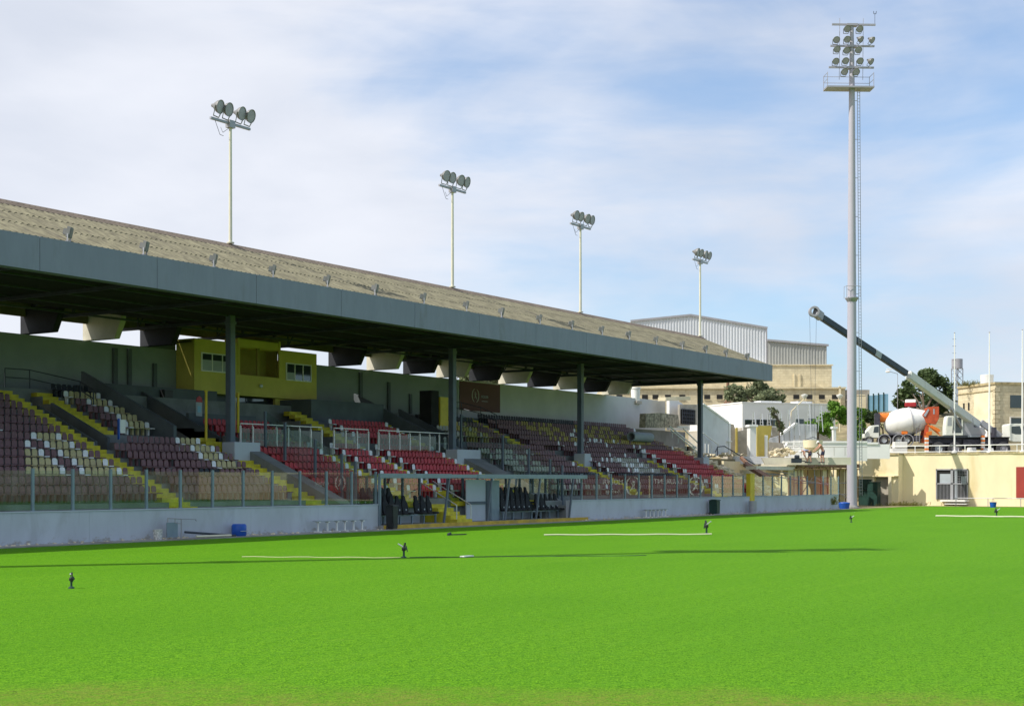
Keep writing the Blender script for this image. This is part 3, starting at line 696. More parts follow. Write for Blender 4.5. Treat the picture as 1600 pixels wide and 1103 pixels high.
# ------------------------------------------------------------------ dugouts
pf = thing('dugout_platform', 'low concrete platform with a yellow edge under the dugouts', 'platform', (31.6, 1, 0))
m = MB(); m.box(22.3, 40.95, -.3, 2.05, -.01, .2); m.build('slab', 'verge', pf)
m = MB(); m.box(22.35, 42.6, -.36, -.305, -.01, .225); m.build('yellow_edge', 'ykerb', pf)
def dugout(u0, u1, posts, lab):
    t = thing('dugout_shelter', lab, 'dugout', ((u0+u1)/2, .8, .2), 'dugout shelters in the pitch wall')
    m = MB(); m.box(u0-.05, u1+.05, -.12, .02, 2.6, 2.84); m.build('front_beam', 'post', t, bev=.01)
    m = MB(); m.prism([(.03, 2.78), (2.0, 2.6), (2.0, 2.64), (.03, 2.82)], 'x', u0, u1); m.build('roof_panel', 'pglass', t)
    m = MB(); m.box(u0, u1, 2.0, 2.06, .2, 1.0); m.build('back_panel', 'pwall', t)
    n = max(2, round((u1-u0)/1.5))
    for i in range(n):
        a = u0+(u1-u0)*i/n; b = u0+(u1-u0)*(i+1)/n; m = MB(); m.box(a+.05, b-.05, 2.02, 2.03, 1.0, 2.6); m.build('back_pane', 'glass', t)
    for i in range(n+1):
        a = u0+(u1-u0)*i/n; m = MB(); m.box(a-.05, a+.05, 1.96, 2.08, 1.0, 2.66); m.build('post', 'colm', t)
    for u in posts:
        m = MB(); m.bar((u-.55, -.1, .2), (u, -.06, 2.6), .11, .09, up=(0, 1, 0)); m.build('post', 'colm', t)
    return t
d1 = dugout(22.35, 28.4, (28.3,), 'dugout shelter with black padded seats left of the yellow steps')
m = MB(); m.box(22.3, 22.42, -.1, .02, .2, 2.6); m.build('post', 'post', d1)
d2 = dugout(31.0, 42.9, (32.4, 34.2, 37.5, 41.3), 'longer dugout shelter with black padded seats right of the yellow steps')
m = MB(); m.box(28.46, 30.94, -.1, .0, 2.62, 2.82); m.build('lintel_beam', 'post', d2)
m = MB(); m.box(31.7, 33.6, 1.2, 1.26, .2, 2.55); m.build('side_panel', 'pwall', d2); m = MB(); m.box(31.7, 33.6, 1.14, 1.19, 1.15, 1.3); m.build('side_rail', 'colm', d2)
m = MB(); m.box(33.75, 34.6, .9, 1.9, .2, 2.5); m.build('locker', 'post', d2, bev=.02)
def bench(t, u0, u1, y, z):
    m = MB(); m.box(u0, u1, y-.06, y+.08, z-.1, z-.02); m.build('bench_beam', 'post', t)
    n = max(2, int((u1-u0)/.9))
    for i in range(n+1):
        u = u0+.06+(u1-u0-.12)*i/n; m = MB(); m.box(u-.04, u+.04, y-.04, y+.04, .2, z-.1); m.build('bench_leg', 'post', t)
bench(d1, 22.9, 28.2, .75, .72); bench(d2, 34.7, 40.9, .75, .72); bench(d1, 22.45, 25.6, 1.45, 1.12); bench(d2, 34.7, 38.9, 1.45, 1.12)
def dug_seat():
    t = thing('team_chair', 'x', 'seat', (0, 0, 0), 'black padded dugout seats')
    b = MB(); prof = [(a, h*1.17) for a, h in [(-.2, 0), (-.24, .28), (-.23, .50), (-.15, .60), (-.12, .68), (-.11, .80), (-.06, .85), (.06, .85), (.11, .80), (.12, .68), (.15, .60), (.23, .50), (.24, .28), (.2, 0)]]
    k = len(prof); vs = [(a, .14+.16*h-.22*abs(a)**1.5*1.2, h) for a, h in prof]+[(a*.96, .24+.16*h, h*.985) for a, h in prof]
    b.add(vs, [tuple(range(k))[::-1], tuple(range(k, 2*k))]+[(i, (i+1) % k, k+(i+1) % k, k+i) for i in range(k)]); b.build('backrest', 'black', t, bev=.015)
    b = MB(); b.prism([(-.22, -.3), (-.17, -.36), (.17, -.36), (.22, -.3), (.2, .16), (-.2, .16)], 'z', 0, .11); b.build('cushion', 'black', t, bev=.03)
    b = MB(); b.box(-.05, .05, -.1, .02, .22, .235) if 0 else b.lathe([(0, .05), (.012, .05)], (0, .115, .24), (0, -1, 0), 10, True); b.build('badge', 'wgrey', t)
    return t
ds = dug_seat(); first = True
rows = [('back row of the left dugout', [22.65+.54*i for i in range(6)], 1.45, 1.12), ('front row of the left dugout', [23.0+.54*i for i in range(10)], .75, .70),
        ('back row of the right dugout', [34.9+.54*i for i in range(8)], 1.45, 1.12), ('front row of the right dugout', [35.0+.54*i for i in range(12)], .75, .70)]
for nm, us_, y, z in rows:
    for i, u in enumerate(us_):
        lab = f'black padded sports seat, {ORD(i+1)} from left in the {nm}'
        if 'front' in nm and i in (6,): continue
        if first: ds.location = (u, y, z); ds['label'] = lab; first = False
        else: dup(ds, (u, y, z), R(rnd.uniform(-5, 5)), lab)
st = thing('yellow_steps', 'yellow steps with tube handrails rising between the two dugouts', 'steps', (29.4, .9, 0))
m = MB()
for i in range(5): m.box(28.75, 30.2, -.25+.42*i, -.25+.42*(i+1) if i < 4 else 2.3, .2, .38+.2*i)
m.build('treads', 'yellow', st)
for u in (28.8, 30.15):
    m = MB(); m.path([(u, -.2, .4), (u, -.2, 1.15), (u, 2.4, 2.45)], .028, 8); m.build('handrail', 'alu', st)
# ------------------------------------------------------------------ things along the wall
def wheelie(p, h, lab, mname, rot=0, wf=.29):
    t = thing('wheelie_bin', lab, 'bin', p, 'wheelie bins by the pitch wall', rot); w_ = h*wf
    m = MB(); m.prism([(-w_*.8, .06), (w_*.8, .06), (w_, h*.9), (-w_, h*.9)], 'y', -w_*.95, w_*.95); m.build('body', mname, t, bev=.03)
    m = MB(); m.prism([(-w_*1.1, h*.901), (w_*1.05, h*.901), (w_*1.08, h*.93), (w_*.2, h), (-w_*1.05, h*.97)], 'x', -w_*1.06, w_*1.06); m.build('lid', mname, t, bev=.02)
    for s in (-1, 1):
        m = MB(); m.lathe([(-.03, .1), (.03, .1)], (s*w_*.85, w_*.8, .1), (1, 0, 0), 12, True); m.build('wheel', 'tyre', t)
wheelie(Vector((22.72, -.55, .0)), 1.28, 'dark wheelie bin at the left end of the dugouts', 'bblack', 0, .19); wheelie(Vector((60.5, -.55, .03)), 1.12, 'dark green wheelie bin against the right pitch wall', 'dgreen')
# two stacks of long benches
def long_bench(u0, u1, lab):
    t = thing('folding_bench', lab, 'bench', ((u0+u1)/2, -.45, .03), 'white legged benches against the pitch wall')
    m = MB(); m.box(u0, u1, -.58, -.3, .54, .58); m.build('top', 'wgrey', t, bev=.008)
    for i in range(3):
        u = u0+.25+(u1-u0-.5)*i/2; m = MB(); m.box(u-.035, u+.035, -.47, -.41, .08, .539); m.box(u-.06, u+.06, -.64, -.24, .03, .079); m.box(u-.06, u+.06, -.56, -.32, .48, .539); m.build('leg', 'white', t)
long_bench(17.0, 18.85, 'white legged bench by the wall, farther left of the two left of the dugouts'); long_bench(18.95, 20.75, 'white legged bench by the wall, right one of the two left of the dugouts')
long_bench(49.9, 51.5, 'white legged bench by the right wall, left one of its pair'); long_bench(51.6, 53.2, 'white legged bench by the right wall, nearer the green bin')
def bucket(p, r, h, mname, lab, handle=True):
    t = thing('bucket', lab, 'bucket', p); m = MB(); m.lathe([(0, r*.8), (h, r), (h, r*1.06), (h*.96, r*1.06), (h*.96, r*.95), (.03, r*.75)], p, (0, 0, 1), 18); m.lathe([(0, 0), (0.001, r*.8)], p, (0, 0, 1), 18); m.build('pail', mname, t, smooth=True)
    if handle: m = MB(); m.path([p+Vector((r*math.cos(a), 0, h+r*1.1*math.sin(a))) for a in [i*math.pi/8 for i in range(9)]], .015, 5); m.build('handle', 'steel', t)
M['speck'] = mat('speckled white paint tub', (.55, .55, .52), .7, .4, 14)
bucket(Vector((7.2, -.55, .03)), .2, .42, 'speck', 'paint splashed white bucket by the left wall', False)
bucket(Vector((103.6, -9.2, .0)), .33, .5, 'blue', 'blue bucket with a raised handle near the cream end wall')
t = thing('blue_drum', 'square blue plastic drum standing against the left pitch wall', 'drum', (11.95, -.5, .03))
m = MB(); m.lathe([(0, .30), (.04, .33), (.44, .33), (.5, .30), (.53, .27), (.53, 0)], (11.95, -.5, .03), (0, 0, 1), 14); m.build('body', 'blue', t, smooth=True, ang=50)
m = MB(); m.box(11.7, 12.15, -.86, -.835, .24, .27); m.build('label_strip', 'wgrey', t)
for dx in (-.26, .26): m = MB(); m.tube((11.95+dx, -.62, .5), (11.95+dx, -.4, .5), .03); m.build('handle', 'blue', t)
t = thing('blue_tub', 'round blue tub at the foot of the tall floodlight mast', 'tub', tuple(gnd(1319, 794.5))); m = MB(); m.lathe([(0, .42), (.5, .52), (.56, .48), (.6, .2), (.6, 0)], tuple(gnd(1319, 794.5)), (0, 0, 1), 18); m.build('body', 'blue', t, smooth=True)
t = thing('steel_drum', 'grey steel drum beside the yellow pillar', 'drum', (67.4, -.5, .03)); m = MB(); m.lathe([(0, .3), (0, .31), (.3, .31), (.32, .33), (.34, .31), (.6, .31), (.62, .33), (.64, .31), (.92, .31), (.92, 0)], (67.4, -.5, .03), (0, 0, 1), 18); m.build('body', 'galv', t, smooth=True)
# cart frame with pipes beside it
t = thing('line_marker_frame', 'grey tube frame trolley with a panel standing by the left wall', 'trolley', (8.3, -.4, .03))
m = MB(); m.box(7.75, 8.35, -.5, -.46, .1, .72); m.build('panel', 'post', t)
m = MB(); m.path([(8.55, -.5, .03), (8.55, -.5, .86), (7.85, -.45, .9), (7.75, -.45, .03)], .028, 6); m.path([(8.55, -.5, .86), (9.45, -.4, .82), (9.5, -.4, .75)], .022, 6); m.path([(8.2, -.5, .86), (8.2, -.5, .7), (8.5, -.5, .66)], .02, 6); m.build('frame', 'galv', t)
for i, (a, b, mm, lab) in enumerate([((8.7, -.55, .30), (11.6, -.62, .06), 'steel', 'dark rod leaning down beside the tube trolley'), ((9.3, -.6, .09), (11.2, -.75, .09), 'pipe', 'short white pipe lying between the trolley and the blue drum')]):
    m = MB(); m.tube(a, b, .05, n=8); tag(m.build('ground_pipe', mm), lab, 'pipe')
rr = random.Random(3)
# rubble left at the foot of the walls
m = MB()
for i in range(420):
    u = rr.uniform(-3, 86); v = -rr.random()**2*.6-.05; s = rr.uniform(.02, .07)
    if 22 < u < 41: continue
    c = Vector((u, v, .03+s*.3)); m.add([c+Vector((rr.uniform(.6, 1.2)*s*a, rr.uniform(.6, 1.2)*s*b, s*.6*cc)) for a, b, cc in ((-1, -1, -1), (1, -1, -1), (1, 1, -1), (-1, 1, -1), (-.6, -.6, 1), (.7, -.5, .8), (.5, .7, 1), (-.6, .6, .9))], [(3, 2, 1, 0), (4, 5, 6, 7), (0, 1, 5, 4), (1, 2, 6, 5), (2, 3, 7, 6), (3, 0, 4, 7)])
o = m.build('wall_debris', 'stone', loc=(40, 0, 0)); o['kind'] = 'stuff'; tag(o, 'small stones and dirt lying along the foot of the pitch walls', 'debris')
# ------------------------------------------------------------------ irrigation on the turf
def sprinkler(p, lab, s=1, rot=0):
    t = thing('sprinkler', lab, 'sprinkler', p, 'sprinklers standing on the turf', rot); 
    m = MB(); m.tube((0, 0, 0), (0, 0, .34*s), .035*s, n=8); m.lathe([(0, .10*s), (.03, .09*s), (.05, .04*s)], (0, 0, 0), (0, 0, 1), 10, True); m.build('riser', 'dgreen', t)
    m = MB(); m.lathe([(0, .03*s), (.02*s, .07*s), (.10*s, .075*s), (.13*s, .04*s)], (0, 0, .22*s), (0, 0, 1), 10, True); m.tube((0, 0, .32*s), (.05*s, 0, .5*s), .045*s, .03*s, 8); m.build('head', 'bblack', t)
    m = MB(); m.tube((0, 0, .34*s), (-.2*s, -.02, .47*s), .028*s, .022*s, 8); m.build('nozzle', 'alu', t)
    m = MB(); m.bar((.02, -.02, .36*s), (.09*s, -.04, .28*s), .05*s); m.bar((.08*s, 0, .40*s), (.12*s, 0, .2*s), .03*s); m.build('rocker_arm', 'steel', t)
sprinkler(gnd(111.5, 919), 'nearest black sprinkler on the turf, far left of the photo', .72, .6); sprinkler(gnd(631, 871), 'black sprinkler with raised nozzle on the dark hose in mid pitch', .95, YAW)
sprinkler(gnd(1104, 834), 'sprinkler at the right end of the long white pipe', 1.25, 1.3); sprinkler(gnd(1330, 816), 'small pale sprinkler in front of the mast', .85, 2); sprinkler(gnd(1557, 807), 'sprinkler on the far white pipe near the red board', 1.2, 2)
def pipe(a, b, r, mname, lab, cat='pipe'):
    m = MB(); A = Vector(a); B = Vector(b); A.z = B.z = r*.9
    n = 12; m.path([A.lerp(B, i/n)+Vector((0, 0, .01*math.sin(i*1.7))) for i in range(n+1)], r, 8); tag(m.build('irrigation_pipe', mname), lab, cat)
pipe(gnd(850, 836.3), gnd(1112, 835.3), .03, 'pipe', 'long white irrigation pipe in front of the right dugout'); pipe(gnd(1462, 806.8), gnd(1640, 808.6), .05, 'pipe', 'white irrigation pipe at the far right near the end wall')
pipe(gnd(378, 869.8), gnd(625, 871.3), .009, 'limew', 'thin white pipe joined to the mid pitch sprinkler'); pipe(gnd(640, 871), gnd(1010, 868), .012, 'hose', 'thin dark hose running right from the mid pitch sprinkler')
m = MB(); q = gnd(725, 871); m.box(q.x-.1, q.x+.45, q.y-.08, q.y+.1, .02, .06); tag(m.build('hose_joint', 'white', bev=.01), 'small white plastic joint lying beside the dark hose', 'joint')
m = MB(); q = gnd(702, 836.5); m.bar((q.x, q.y, .04), (q.x+.9, q.y-.3, .04), .05); m.bar((q.x-.1, q.y, .05), (q.x+.1, q.y, .09), .1); tag(m.build('hose_end', 'steel'), 'short dark hose end on the turf before the dugouts', 'hose')
# ------------------------------------------------------------------ floodlights
def lamp_mesh(r, depth):
    h = MB(); h.lathe([(-depth, 0), (-depth, r*.22), (-depth*.75, r*.34), (-depth*.7, r*.42), (-depth*.25, r*.88), (0, r), (.03, r*1.02), (.03, r*.95), (0, r*.93)], (0, 0, 0), (0, -1, 0), 20)
    for a in (-1, 1): h.bar((a*r*1.02, depth*.1, 0), (a*r*.7, depth*.25, -r*1.45), .04)
    h.bar((-r*.7, depth*.25, -r*1.45), (r*.7, depth*.25, -r*1.45), .05)
    return h
def lamp(parent, loc, r, depth, az, tilt):
    h = lamp_mesh(r, depth); Mx = Matrix.Translation(loc) @ Matrix.Rotation(az, 4, 'Z') @ Matrix.Rotation(tilt, 4, 'X')
    h.v = [tuple(Mx @ Vector(p)) for p in h.v]; o = h.build('lamp_head', 'lamp', parent, smooth=True, ang=40)
    g_ = MB(); g_.lathe([(.005, 0), (.01, r*.5), (.0, r*.925)], (0, 0, 0), (0, -1, 0), 20); g_.v = [tuple(Mx @ Vector(p)) for p in g_.v]; g_.build('lens', 'lens', o, smooth=True)
for i, (u, ztop) in enumerate(((19.61, 20.87), (39.22, 20.9), (55.13, 20.95), (74.99, 21.0))):
    lab = ['first tall four lamp floodlight on the roof, nearest the left', 'second four lamp floodlight on the roof, above the second column', 'third four lamp floodlight on the roof, above the third column', 'farthest four lamp floodlight, at the right end of the roof'][i]
    t = thing('roof_floodlight', lab, 'floodlight', (u, 7.6, 14.75), 'four lamp floodlights on the roof ridge', 0)
    h = ztop-14.75
    m = MB(); m.lathe([(0, .095), (h, .075)], (0, 0, 0), (0, 0, 1), 12, True); m.lathe([(0, .2), (.06, .2)], (0, 0, -.02), (0, 0, 1), 12, True); m.build('pole', 'cream', t, smooth=True)
    m = MB(); m.bar((-1.42, 0, h+.05), (1.42, 0, h+.05), .12); m.box(-.2, .2, -.16, .16, h-.18, h+.2); m.build('crossarm', 'galv', t)
    m = MB(); m.path([(-1.1, 0, h), (-.85, -.1, h-.7), (-.6, -.1, h-.72)], .014, 4); m.path([(.1, .1, h-.1), (-.35, .2, h-.45), (-.5, .2, h-.2)], .012, 4); m.build('cable', 'steel', t)
    for j, x in enumerate((-1.05, -.42, .52, 1.18)):
        lamp(t, Vector((x, -.32, h+.64)), .355, .5, R((11 if i == 0 else 2)+rr.uniform(-6, 6)), R(14+rr.uniform(-4, 4)))
# small spotlights along the fascia
sp = None
for i, x in enumerate([111, 230, 338, 430, 515, 590, 665, 732, 787, 846, 896, 943, 985, 1028, 1069, 1105, 1137, 1170]):
    u = onV(x, 500, 1.5).x
    lab = f'small spotlight on the roof edge, {ORD(i+1)} along from the left of the photo'
    if sp is None:
        sp = thing('roof_spotlight', lab, 'spotlight', (u, 1.62, 12.06), 'small spotlights along the roof edge', R(32))
        m = MB(); m.box(-.28, .18, -.05, .05, 0, .05); m.bar((-.2, 0, .02), (-.16, 0, .34), .05); m.bar((.14, 0, .02), (.12, 0, .34), .05); m.build('bracket', 'galv', sp)
        m = MB(); m.M = Matrix.Translation((0, 0, .42)) @ Matrix.Rotation(R(12), 4, 'X'); m.prism([(-.17, -.22), (.17, -.22), (.17, .22), (-.17, .22)], 'y', -.1, .06); m.prism([(-.1, -.13), (.1, -.13), (.1, .13), (-.1, .13)], 'y', .06, .22); hd = m.build('head', 'lamp', sp, bev=.015)
        m = MB(); m.M = Matrix.Translation((0, 0, .42)) @ Matrix.Rotation(R(12), 4, 'X'); m.box(-.14, .14, -.112, -.101, -.18, .18); m.build('lens', 'wgrey2', hd)
    else: dup(sp, (u, 1.62, 12.06), R(32+rr.uniform(-12, 12)), lab)
# tall mast
def mast(p, lab, rot, full=True):
    t = thing('floodlight_mast', lab, 'floodlight mast', p, None, rot); t.scale = (1, 1, .9665); m = MB()
    m.lathe([(0, .46), (20.1, .40), (40, .27), (46.1, .17)], (0, 0, 0), (0, 0, 1), 20, True); m.build('mast_pole', 'mast', t, smooth=True)
    m = MB(); m.lathe([(19.7, .4), (20.05, .62), (20.15, .62), (20.15, .4)], (0, 0, 0), (0, 0, 1), 16); m.build('collar', 'galv', t)
    m = MB(); m.path([(-.62, -.5, 20.1), (-.62, -.5, 21.2), (.62, -.5, 21.2), (.62, -.5, 20.1)], .025, 5); m.path([(-.62, -.5, 21.2), (-.62, .4, 21.2), (-.62, .4, 20.1)], .025, 5); m.build('collar_rail', 'galv', t)
    for z, a, b in ((46.2, -1.9, 2.15), (44.15, -2.05, 2.05), (42.1, -2.2, 2.0)):
        m = MB(); m.bar((a, -.18, z), (b, -.18, z), .16); m.box(-.5, .5, -.3, .3, z-.1, z+.1); m.build('crossarm', 'galv', t)
    spots = [(-.55, 45.7), (.62, 45.7), (-1.55, 44.65), (-.55, 44.7), (.75, 44.7), (1.8, 44.65), (-1.5, 43.75), (-.6, 43.65), (.5, 43.7), (-1.6, 42.6), (-.7, 42.65), (.65, 42.65), (1.7, 42.6), (-.8, 41.6), (.3, 41.6)]
    for x, z in spots: lamp(t, Vector((x, -.45, z)), .33, .5, R(8 if x < .7 else 48), R(32))
    m = MB(); m.box(-2.5, 1.9, -.75, .75, 40.05, 40.13)
    for i in range(9): m.box(-2.5, 1.9, -.75+.17*i, -.69+.17*i, 40.13, 40.2)
    m.build('platform', 'galv', t)
    m = MB()
    for x, y in ((-2.45, -.7), (-2.45, .7), (1.85, -.7), (1.85, .7)): m.tube((x, y, 40.1), (x, y, 41.5), .03, n=5)
    for z in (40.85, 41.45): m.path([(-2.45, -.7, z), (-2.45, .7, z), (1.85, .7, z), (1.85, -.7, z)], .025, 5)
    m.build('guard_rail', 'galv', t)
    m = MB(); m.tube((.78, .1, 1.2), (.55, .1, 40.4), .03, n=5); m.tube((1.0, .1, 1.2), (.77, .1, 40.4), .03, n=5)
    for i in range(130):
        z = 1.4+.3*i; x = .78-.23*z/40; m.bar((x, .1, z), (x+.22, .1, z), .03)
    for i in range(11): z = 2+3.7*i; x = .78-.23*z/40; m.bar((.2, .05, z), (x, .1, z), .045)
    m.build('ladder', 'galv', t)
    for x in (-1.15, 1.05): m = MB(); m.tube((x, .1, 41), (x+.05, .1, 46.9), .025, n=5); m.build('lightning_rod', 'galv', t)
    m = MB(); m.tube((2.1, -.18, 46.2), (2.1, -.18, 47.2), .02, n=5); m.path([(1.98, -.18, 47.5), (2.0, -.18, 47.25), (2.2, -.18, 47.25), (2.24, -.18, 47.5)], .03, 5); m.build('wind_gauge', 'steel', t)
    m = MB(); m.lathe([(0, .7), (.12, .7), (.14, .55), (.3, .47)], (0, 0, -.02), (0, 0, 1), 16, True); m.build('base_plate', 'verge', t)
    return t
mast(gnd(1331, 793.5), 'very tall pale grey floodlight mast with fifteen lamps, platform and ladder', YAW+R(2))
# ------------------------------------------------------------------ cream end wall beyond the far goal line
ew = thing('end_wall', 'long cream retaining wall with a stained coping beyond the far goal line', 'wall', (111, -10, 0))
yb0, yb1 = onU(1341, 790, UE).y, onU(1411, 790, UE).y       # projecting block
m = MB(); m.box(UE, UE+.5, -104, yb0+8, -.02, 5.18); m.build('wall', 'wallcream', ew)
m = MB()
for a, b in ((-90, yb1+.02), (yb1-.08, yb0+8.05)):
    off = 0 if b < yb0 else -1.55
    n = int((b-a)/1.1)
    for i in range(n):
        u0 = UE-.06+off+rr.uniform(-.03, .02); h = rr.uniform(.18, .27)
        m.box(u0, UE+.6, a+(b-a)*i/n+.01, a+(b-a)*(i+1)/n, 5.182, 5.18+h)
m.build('coping', 'coping', ew)
bl = MB(); ux = UE-1.5
dx0, dx1 = onU(1366, 790, ux).y, onU(1392, 790, ux).y
bl.box(ux, UE-.002, yb1, dx1, -.02, 5.18); bl.box(ux, UE-.002, dx0, yb0+8, -.02, 5.18); bl.box(ux, UE-.002, dx1, dx0, 2.95, 5.18); bl.box(ux-.25, ux-.002, dx1-1.0, dx0+3.6, 2.95, 3.05)
bl.build('projecting_bay', 'wallcream', ew)
bl = MB(); bl.box(ux-.25, ux-.002, dx1-.12, dx1+.2, -.02, 2.949); bl.build('door_jamb', 'limew', ew)
bl = MB(); bl.box(ux+.5, ux+.6, dx1, dx0, -.02, 2.95); bl.build('door', 'block', ew)
bl = MB(); bl.tube((ux-.12, dx0+2.9, 3.1), (ux-.12, dx0+2.9, 5.6), .04); bl.tube((ux-.12, dx0+2.5, 3.1), (ux-.12, dx0+2.5, 5.6), .04)
for i in range(9): bl.tube((ux-.12, dx0+2.5, 3.2+.27*i), (ux-.12, dx0+2.9, 3.2+.27*i), .025, n=5)
tag(bl.build('wall_ladder', 'rust'), 'rusty ladder fixed to the cream wall beside the tall mast', 'ladder')
# barred opening with a cage that stands proud of the wall
w0, w1 = onU(1463, 780, UE).y, onU(1513, 780, UE).y
z0 = onU(1488, 780, UE).z; z1 = onU(1488, 732.5, UE).z; zm = onU(1488, 755.5, UE).z
cg = thing('barred_opening', 'grey barred window cage with a white ledge in the cream end wall', 'window', (UE-.5, (w0+w1)/2, z0))
m = MB(); m.box(UE-.05, UE-.004, w1, w0, z0, z1); m.build('dark_recess', 'dark', cg)
m = MB()
for a, b, c, d in ((w1, w0, z1-.12, z1), (w1, w0, zm-.06, zm+.06), (w1, w1+.1, z0, z1), (w0-.1, w0, z0, z1), ((w0+w1)/2-.12, (w0+w1)/2+.12, z0, z1)): m.box(UE-.17, UE-.055, a, b, c, d)
m.build('frame', 'galv', cg)
m = MB(); ww = w0-w1; m.box(UE-.1, UE-.06, w0-.46*ww, w0-.12*ww, zm+.06, z1-.5); m.box(UE-.1, UE-.06, w1+.05*ww, w1+.22*ww, zm+.06, z1-.75); m.box(UE-.11, UE-.06, w1+.34*ww, w1+.42*ww, z0, z1-.12); m.build('shutter_panel', 'wgrey', cg)
m = MB(); n = 22
for i in range(n+1): y = w1+.05+(w0-w1-.1)*i/n; m.tube((UE-.14, y, z0), (UE-.14, y, zm), .022, n=5)
for i in range(9): y = w1+.05+(w0-w1)*.45*i/9; m.tube((UE-.12, y, zm), (UE-.12, y, z1), .015, n=5)
for i in range(6): z = zm+(z1-zm)*i/6; m.tube((UE-.12, w1, z), (UE-.12, w1+(w0-w1)*.45, z), .015, n=5)
m.build('bars', 'galv', cg)
m = MB(); m.box(UE-.75, UE-.002, w1-.1, w0-.6, z0-.22, z0-.05); m.box(UE-.6, UE-.002, w1, w0-1.0, z0-.5, z0-.38); m.build('ledge', 'white', cg)
# maroon boards along the end wall
def board(y0, y1, lab, items=(), lo=.85, hi=3.9):
    t = thing('advert_board', lab, 'board', (UE-.1, (y0+y1)/2, lo), 'maroon boards on the end wall')
    m = MB(); m.box(UE-.09, UE-.02, y1, y0, lo, hi); m.build('panel', 'red' if not items and y0 > -12 else 'boardm', t)
    for kind, y, z, sz in items:
        if kind == 'e': emblem('emblem', (UE-.11, y, z), (0, -1, 0), 0, 0, sz, t, -1)
        else: text(kind, sz, 'lettering', 'white', (UE-.1, y, z), (R(90), 0, R(-90)), t)
yr = onU(1588, 750, UE).y
board(yr, -14.2, 'deep red board at the right edge of the cream end wall')
board(-23.4, -31.0, 'maroon board with white emblem and the word LAURENT on the end wall', (('e', -25.2, 1.95, 1.05), ('LAURENT', -28.7, 2.45, .85), ('for the club', -28.7, 1.5, .42)), .4, 3.5)
board(-31.2, -41, 'maroon board with white emblem and the word MODER on the end wall', (('e', -33.2, 1.95, 1.05), ('MODER', -35.9, 2.4, .8), ('Team use', -35.9, 1.3, .5)), .4, 3.5)
board(-70.5, -87, 'last maroon board on the end wall, near its far corner', (('e', -77.4, 2.3, .95), ('MODER', -80.6, 2.1, .75)), .2, 3.5)
m = MB(); m.box(20, UE+4, -104.6, -104.1, -.02, 4.2); tag(m.build('far_touchline_wall', 'farwall'), 'cream boundary wall along the touchline opposite the grandstand', 'wall')
# rail and weeds before the end wall
ra = thing('perimeter_rail', 'thin white perimeter rail in front of the cream end wall', 'rail', (107.5, -10, 0)); m = MB()
ya, yb = gnd(1476, 791.5).y, -30
m.tube((107.3, ya, .82), (107.3, yb, .82), .035, n=6); m.build('top_rail', 'galv', ra)
for i in range(10):
    y = ya-.3-(3.1*i); m = MB(); m.tube((107.3, y, -.02), (107.3, y, .82), .035, n=6); m.build('post', 'galv', ra)
cont = [(1341, 1357, 750), (1355, 1371, 754)]
for i, (xa, xb, yt) in enumerate(cont):
    t = thing('green_container', ['dark green container nearest the tall mast', 'dark green container between the first one and the cream doorway'][i], 'container', onU(xa, 790, ux-1.3), 'green containers by the cream wall')
    a, b = onU(xa, 790, ux-1.2-.3*i), onU(xb, 790, ux-1.2-.3*i); zt_ = onU(xa, yt, ux-1.2).z
    m = MB(); m.box(a.x, a.x+1.0, b.y, a.y, -.02, zt_*.6); m.box(a.x, a.x+1.0, b.y, a.y, zt_*.6+.02, zt_); m.build('body', 'dgreen', t, bev=.03)
    m = MB(); m.box(a.x-.06, a.x+1.03, b.y-.04, a.y+.04, zt_+.001, zt_+.09); m.build('lid', 'dgreen', t, bev=.02)
# railing on top of the end wall
rl = thing('terrace_railing', 'white tube railing along the top of the cream end wall', 'railing', (111.2, -8, 5.2))
m = MB(); yA = onU(1392, 700, UE+.3).y
m.tube((UE+.3, yA, 6.12), (UE+.3, -40, 6.12), .05, n=6); m.tube((UE+.3, yA, 5.5), (UE+.3, -40, 5.5), .04, n=6); m.build('rails', 'white', rl)
for i in range(13):
    y = yA-2.55*i; m = MB(); m.tube((UE+.3, y, 5.15), (UE+.3, y, 6.12), .045, n=6); m.build('post', 'white', rl)
for i, (x, y, Z, yt, lab) in enumerate([(1546, 712, 147, 520, 'white flagpole in front of the limestone house corner'), (1491.5, 712, 146, 521, 'slim white flagpole in front of the crane cab'), (1597.5, 712, 147, 516, 'white flagpole at the right edge of the photo')]):
    p = pz(x, y, Z); q = pz(x, yt, Z); t = thing('flagpole', lab, 'flagpole', p, 'white flagpoles on the upper terrace')
    m = MB(); m.tube(p, q, .12 if i != 1 else .09, .05, 10); m.build('pole', 'white', t, smooth=True)
    m = MB(); m.lathe([(0, .35), (.5, .28), (.55, .12)], p, (0, 0, 1), 12, True); m.build('base', 'white', t)
    m = MB(); m.lathe([(-.02, .02), (.05, .09), (.15, .02)], q, (0, 0, 1), 10, True); m.build('finial', 'galv', t)
# white blocks on the terrace
for i, (x0, x1, y0, y1, Z, lab) in enumerate([(1398, 1418, 690, 700, 149.5, 'upper white block of the stack near the mixer lorry'), (1394, 1418, 700.5, 712, 149.5, 'lower wide white block of the stack near the mixer lorry'), (1514, 1527, 699, 712, 147.5, 'white concrete foot beside the striped outrigger'), (1535, 1555, 700, 712, 148.2, 'white concrete foot under the tall flagpole')]):
    p = pz(x0, y1, Z); t = thing('white_block', lab, 'block', p, 'white blocks on the terrace', YAW); w_ = (x1-x0)/FPX*Z; h = (y1-y0)/FPX*Z
    m = MB(); m.prism([(0, 0), (w_, 0), (w_*.86, h), (w_*.14, h)] if i > 1 else [(0, 0), (w_, 0), (w_, h), (0, h)], 'y', 0, 1.0); m.build('body', 'white', t, bev=.03)

